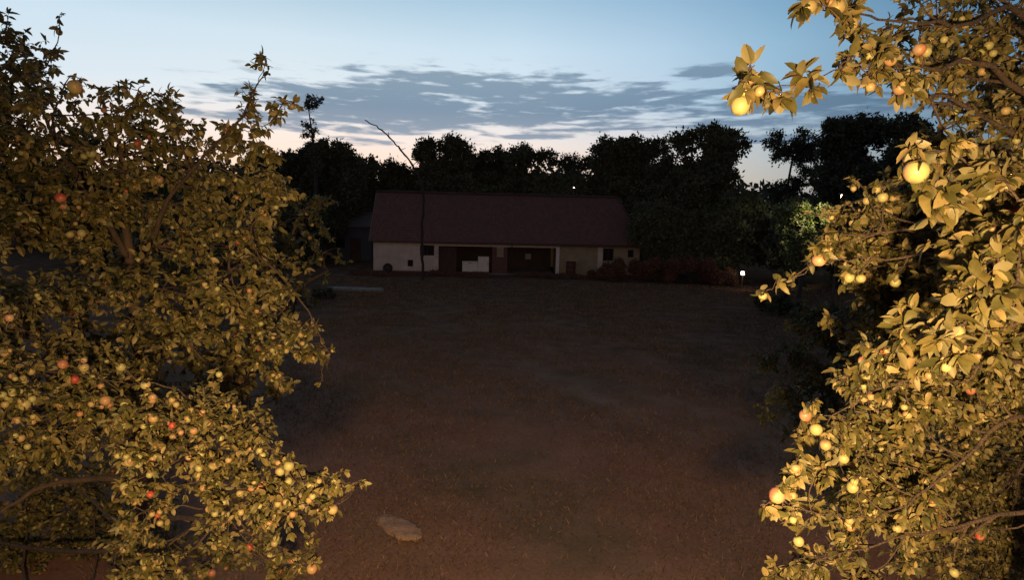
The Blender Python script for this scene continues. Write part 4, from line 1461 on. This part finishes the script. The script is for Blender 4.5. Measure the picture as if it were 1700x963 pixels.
blobsR = PB([
    (1345, 12, 2.3, .05, 1.2), (1385, 25, 2.4, .07, 1.3), (1410, 60, 2.4, .05, 1), (1440, 90, 2.4, .08, 1.2), (1480, 60, 2.7, .10, .8), (1560, 30, 2.9, .14, .7),
    (1440, 125, 2.4, .07, 1.2), (1490, 130, 2.5, .08, 1.2), (1530, 90, 2.7, .14, 1), (1600, 90, 3.0, .15, .6), (1680, 40, 3.2, .26, .6), (1675, 130, 3.2, .2, .6),
    (1395, 112, 2.3, .05, 1.1), (1330, 132, 2.15, .045, 1.2), (1355, 145, 2.2, .03, 1), (1285, 150, 2.1, .045, 1.6), (1250, 148, 2.1, .05, 1.8), (1236, 150, 2.1, .03, 1.2),
    (1560, 170, 2.9, .09, 1), (1565, 215, 2.85, .10, 1), (1550, 255, 2.8, .10, 1), (1685, 220, 2.9, .17, .8), (1620, 260, 2.5, .11, 1.1), (1560, 240, 2.2, .07, 1.2),
    (1500, 255, 1.88, .05, 1.4), (1520, 300, 1.9, .045, 1.2), (1560, 300, 2.3, .12, 1.3), (1640, 310, 2.4, .18, 1.2), (1690, 330, 2.1, .12, 1.3),
    (1450, 325, 2.9, .10, 1), (1480, 360, 3.0, .17, 1.2), (1430, 310, 2.9, .05, .9), (1400, 390, 2.85, .11, 1.2), (1450, 400, 2.95, .15, 1.3), (1520, 390, 3.1, .22, 1.2),
    (1380, 420, 2.8, .07, 1), (1590, 380, 2.9, .22, 1.2), (1660, 400, 2.3, .16, 1.2), (1430, 450, 2.9, .10, 1), (1490, 450, 3.0, .18, 1.1), (1560, 450, 2.7, .18, 1.2),
    (1640, 480, 2.1, .10, 1.3), (1600, 520, 2.2, .12, 1.3), (1680, 540, 2.5, .16, 1.1), (1450, 500, 2.9, .08, .9), (1400, 530, 3.0, .06, .8), (1430, 545, 3.0, .08, .8), (1375, 535, 3.0, .04, .8),
    (1500, 510, 2.8, .12, 1.1), (1540, 560, 2.3, .12, 1.4), (1590, 570, 2.1, .08, 1.4), (1490, 590, 2.5, .13, 1.4), (1430, 610, 2.7, .10, 1.2), (1560, 630, 2.7, .16, 1.2),
    (1290, 470, 2.58, .02, 1.2), (1268, 482, 2.55, .025, 1.6), (1315, 462, 2.6, .02, 1.2), (1350, 440, 2.65, .02, 1), (1640, 630, 2.9, .2, .9), (1690, 660, 3.2, .25, .9),
    (1500, 660, 2.8, .16, 1.4), (1440, 670, 2.75, .13, 1.4), (1385, 690, 2.7, .09, 1.3), (1345, 710, 2.62, .06, 1.4), (1325, 728, 2.6, .03, 1.2), (1380, 740, 2.7, .07, 1.1), (1430, 730, 2.75, .12, 1.3),
    (1500, 740, 2.9, .16, 1.1), (1570, 710, 3.0, .20, 1.0), (1570, 790, 3.0, .17, 1.0), (1480, 800, 2.8, .15, 1.4), (1410, 810, 2.7, .13, 1.4), (1350, 800, 2.5, .08, 1.5), (1320, 790, 2.45, .045, 1.5),
    (1300, 830, 2.4, .06, 1.6), (1270, 840, 2.35, .035, 1.6), (1340, 850, 2.5, .07, 1.3), (1400, 870, 2.6, .09, 1.1), (1460, 870, 2.8, .13, 1.1), (1530, 860, 3.0, .14, .9),
    (1320, 930, 2.6, .07, 1.2), (1290, 955, 2.6, .05, 1.1), (1370, 930, 2.7, .10, 1.0), (1430, 940, 2.8, .12, 1.0), (1500, 920, 3.2, .12, .8), (1570, 930, 3.4, .15, .7),
    (1640, 760, 4.2, .35, .8), (1700, 720, 4.4, .4, .8), (1600, 850, 4.2, .32, .7), (1680, 850, 4.3, .4, .8), (1640, 930, 4.2, .35, .7), (1560, 900, 4.4, .25, .6), (1740, 600, 3.8, .5, .8),
    (1760, 300, 3.4, .5, .8), (1580, 330, 3.0, .25, 1), (1650, 370, 3.0, .3, 1), (1520, 450, 3.1, .22, 1), (1600, 450, 2.9, .25, 1), (1670, 440, 2.9, .3, 1),
    (1530, 520, 2.9, .2, 1), (1480, 540, 2.9, .14, 1), (1640, 560, 2.8, .25, 1), (1540, 680, 2.95, .2, 1), (1420, 350, 2.95, .07, 1),
    (1460, 760, 2.85, .15, 1), (1520, 780, 2.9, .18, 1), (1780, 100, 3.4, .5, .8), (1700, -60, 3.4, .4, .8), (1800, 850, 4, .6, .7), (1500, -60, 2.8, .12, .6), (1600, -80, 3, .2, .6),
], FR)
AR = []
for (px, py, y, col, s) in [
    (1342, 16, 2.3, 1, .033), (1380, 22, 2.35, 1, .034), (1408, 42, 2.4, 1, .028), (1472, 103, 2.4, 1, .030), (1493, 150, 2.45, 1, .028), (1530, 88, 2.6, 2, .030),
    (1233, 180, 1.98, 0, .034), (1240, 142, 2.12, 1, .030), (1523, 293, 1.83, 0, .040), (1623, 316, 2.6, 0, .034), (1637, 393, 2.25, 0, .030), (1645, 475, 2.2, 0, .038),
    (1580, 556, 2.1, 0, .032), (1611, 355, 2.8, 0, .030), (1540, 352, 2.9, 3, .032), (1680, 350, 2.5, 3, .032), (1690, 385, 2.5, 3, .026), (1360, 437, 2.65, 2, .034), (1672, 528, 2.8, 2, .032),
    (1463, 330, 2.9, 0, .028), (1413, 464, 2.85, 0, .028), (1427, 466, 2.85, 0, .026), (1485, 472, 2.9, 0, .028), (1443, 603, 2.65, 0, .032), (1438, 624, 2.65, 0, .028),
    (1508, 610, 2.5, 0, .034), (1337, 692, 2.6, 2, .030), (1351, 716, 2.6, 0, .032), (1368, 742, 2.65, 1, .028), (1320, 785, 2.4, 0, .030), (1316, 814, 2.4, 0, .030),
    (1295, 825, 2.35, 2, .036), (1395, 764, 2.7, 0, .028), (1630, 692, 3.2, 0, .034), (1505, 691, 2.8, 1, .024), (1548, 838, 3.0, 0, .026), (1320, 900, 2.55, 0, .026),
    (1420, 813, 2.7, 0, .03), (1555, 859, 3.1, 3, .024), (1630, 892, 3.6, 3, .03), (1612, 650, 3.2, 2, .03), (1487, 880, 2.9, 0, .026), (1578, 953, 3.2, 0, .028)]:
    AR.append((P(px, py, y), col, s))
    blobsR.append((P(px + 4, py - 26 * 2.2 / y, y), .03, 1.3))
apple_tree(rootR, trunkR, limbsR, blobsR, LEAF, 560, AR, leaf=.047, dens=9000, apple_r=.020, thin=.42, redness=(.52, .39, .08, .01), lscale=lambda d: 1.4 if d < 2.35 else 1.0)

# ================================================================== DARK TREE BEHIND THE RIGHT ONE
g3 = np.array([P(1440, 600, 9.0)[0], 9.0, 0.0])
root3 = empty('apple_tree', g3, 'dark drooping tree in the shade behind the right apple tree', 'apple tree', 'apple trees around the yard')
trunk3 = [(g3 - [0, 0, .15], .14), (P(1450, 760, 9), .1), (P(1450, 620, 9), .08), (P(1455, 520, 9), .05)]
limbs3 = [PL([(1450, 620, 9, .05), (1390, 560, 8.9, .03), (1330, 560, 8.7, .015), (1290, 640, 8.5, .006)]), PL([(1450, 560, 9, .05), (1520, 500, 9, .03), (1600, 500, 9, .015)])]
blobs3 = PB([(1400, 560, 8.9, .5, .7), (1345, 590, 8.7, .4, .6), (1310, 640, 8.6, .32, .5), (1380, 650, 8.8, .5, .6), (1330, 700, 8.6, .35, .5), (1270, 690, 8.5, .18, .4), (1290, 600, 8.6, .25, .5), (1360, 540, 8.8, .4, .6), (1370, 760, 8.7, .4, .5), (1450, 700, 9, .6, .7),
             (1520, 560, 9, .7, .7), (1600, 620, 9, .8, .7), (1540, 780, 9, .7, .6), (1650, 800, 9, .8, .6), (1420, 800, 9, .4, .5), (1700, 500, 9.2, .8, .6), (1480, 500, 9.2, .5, .5)])
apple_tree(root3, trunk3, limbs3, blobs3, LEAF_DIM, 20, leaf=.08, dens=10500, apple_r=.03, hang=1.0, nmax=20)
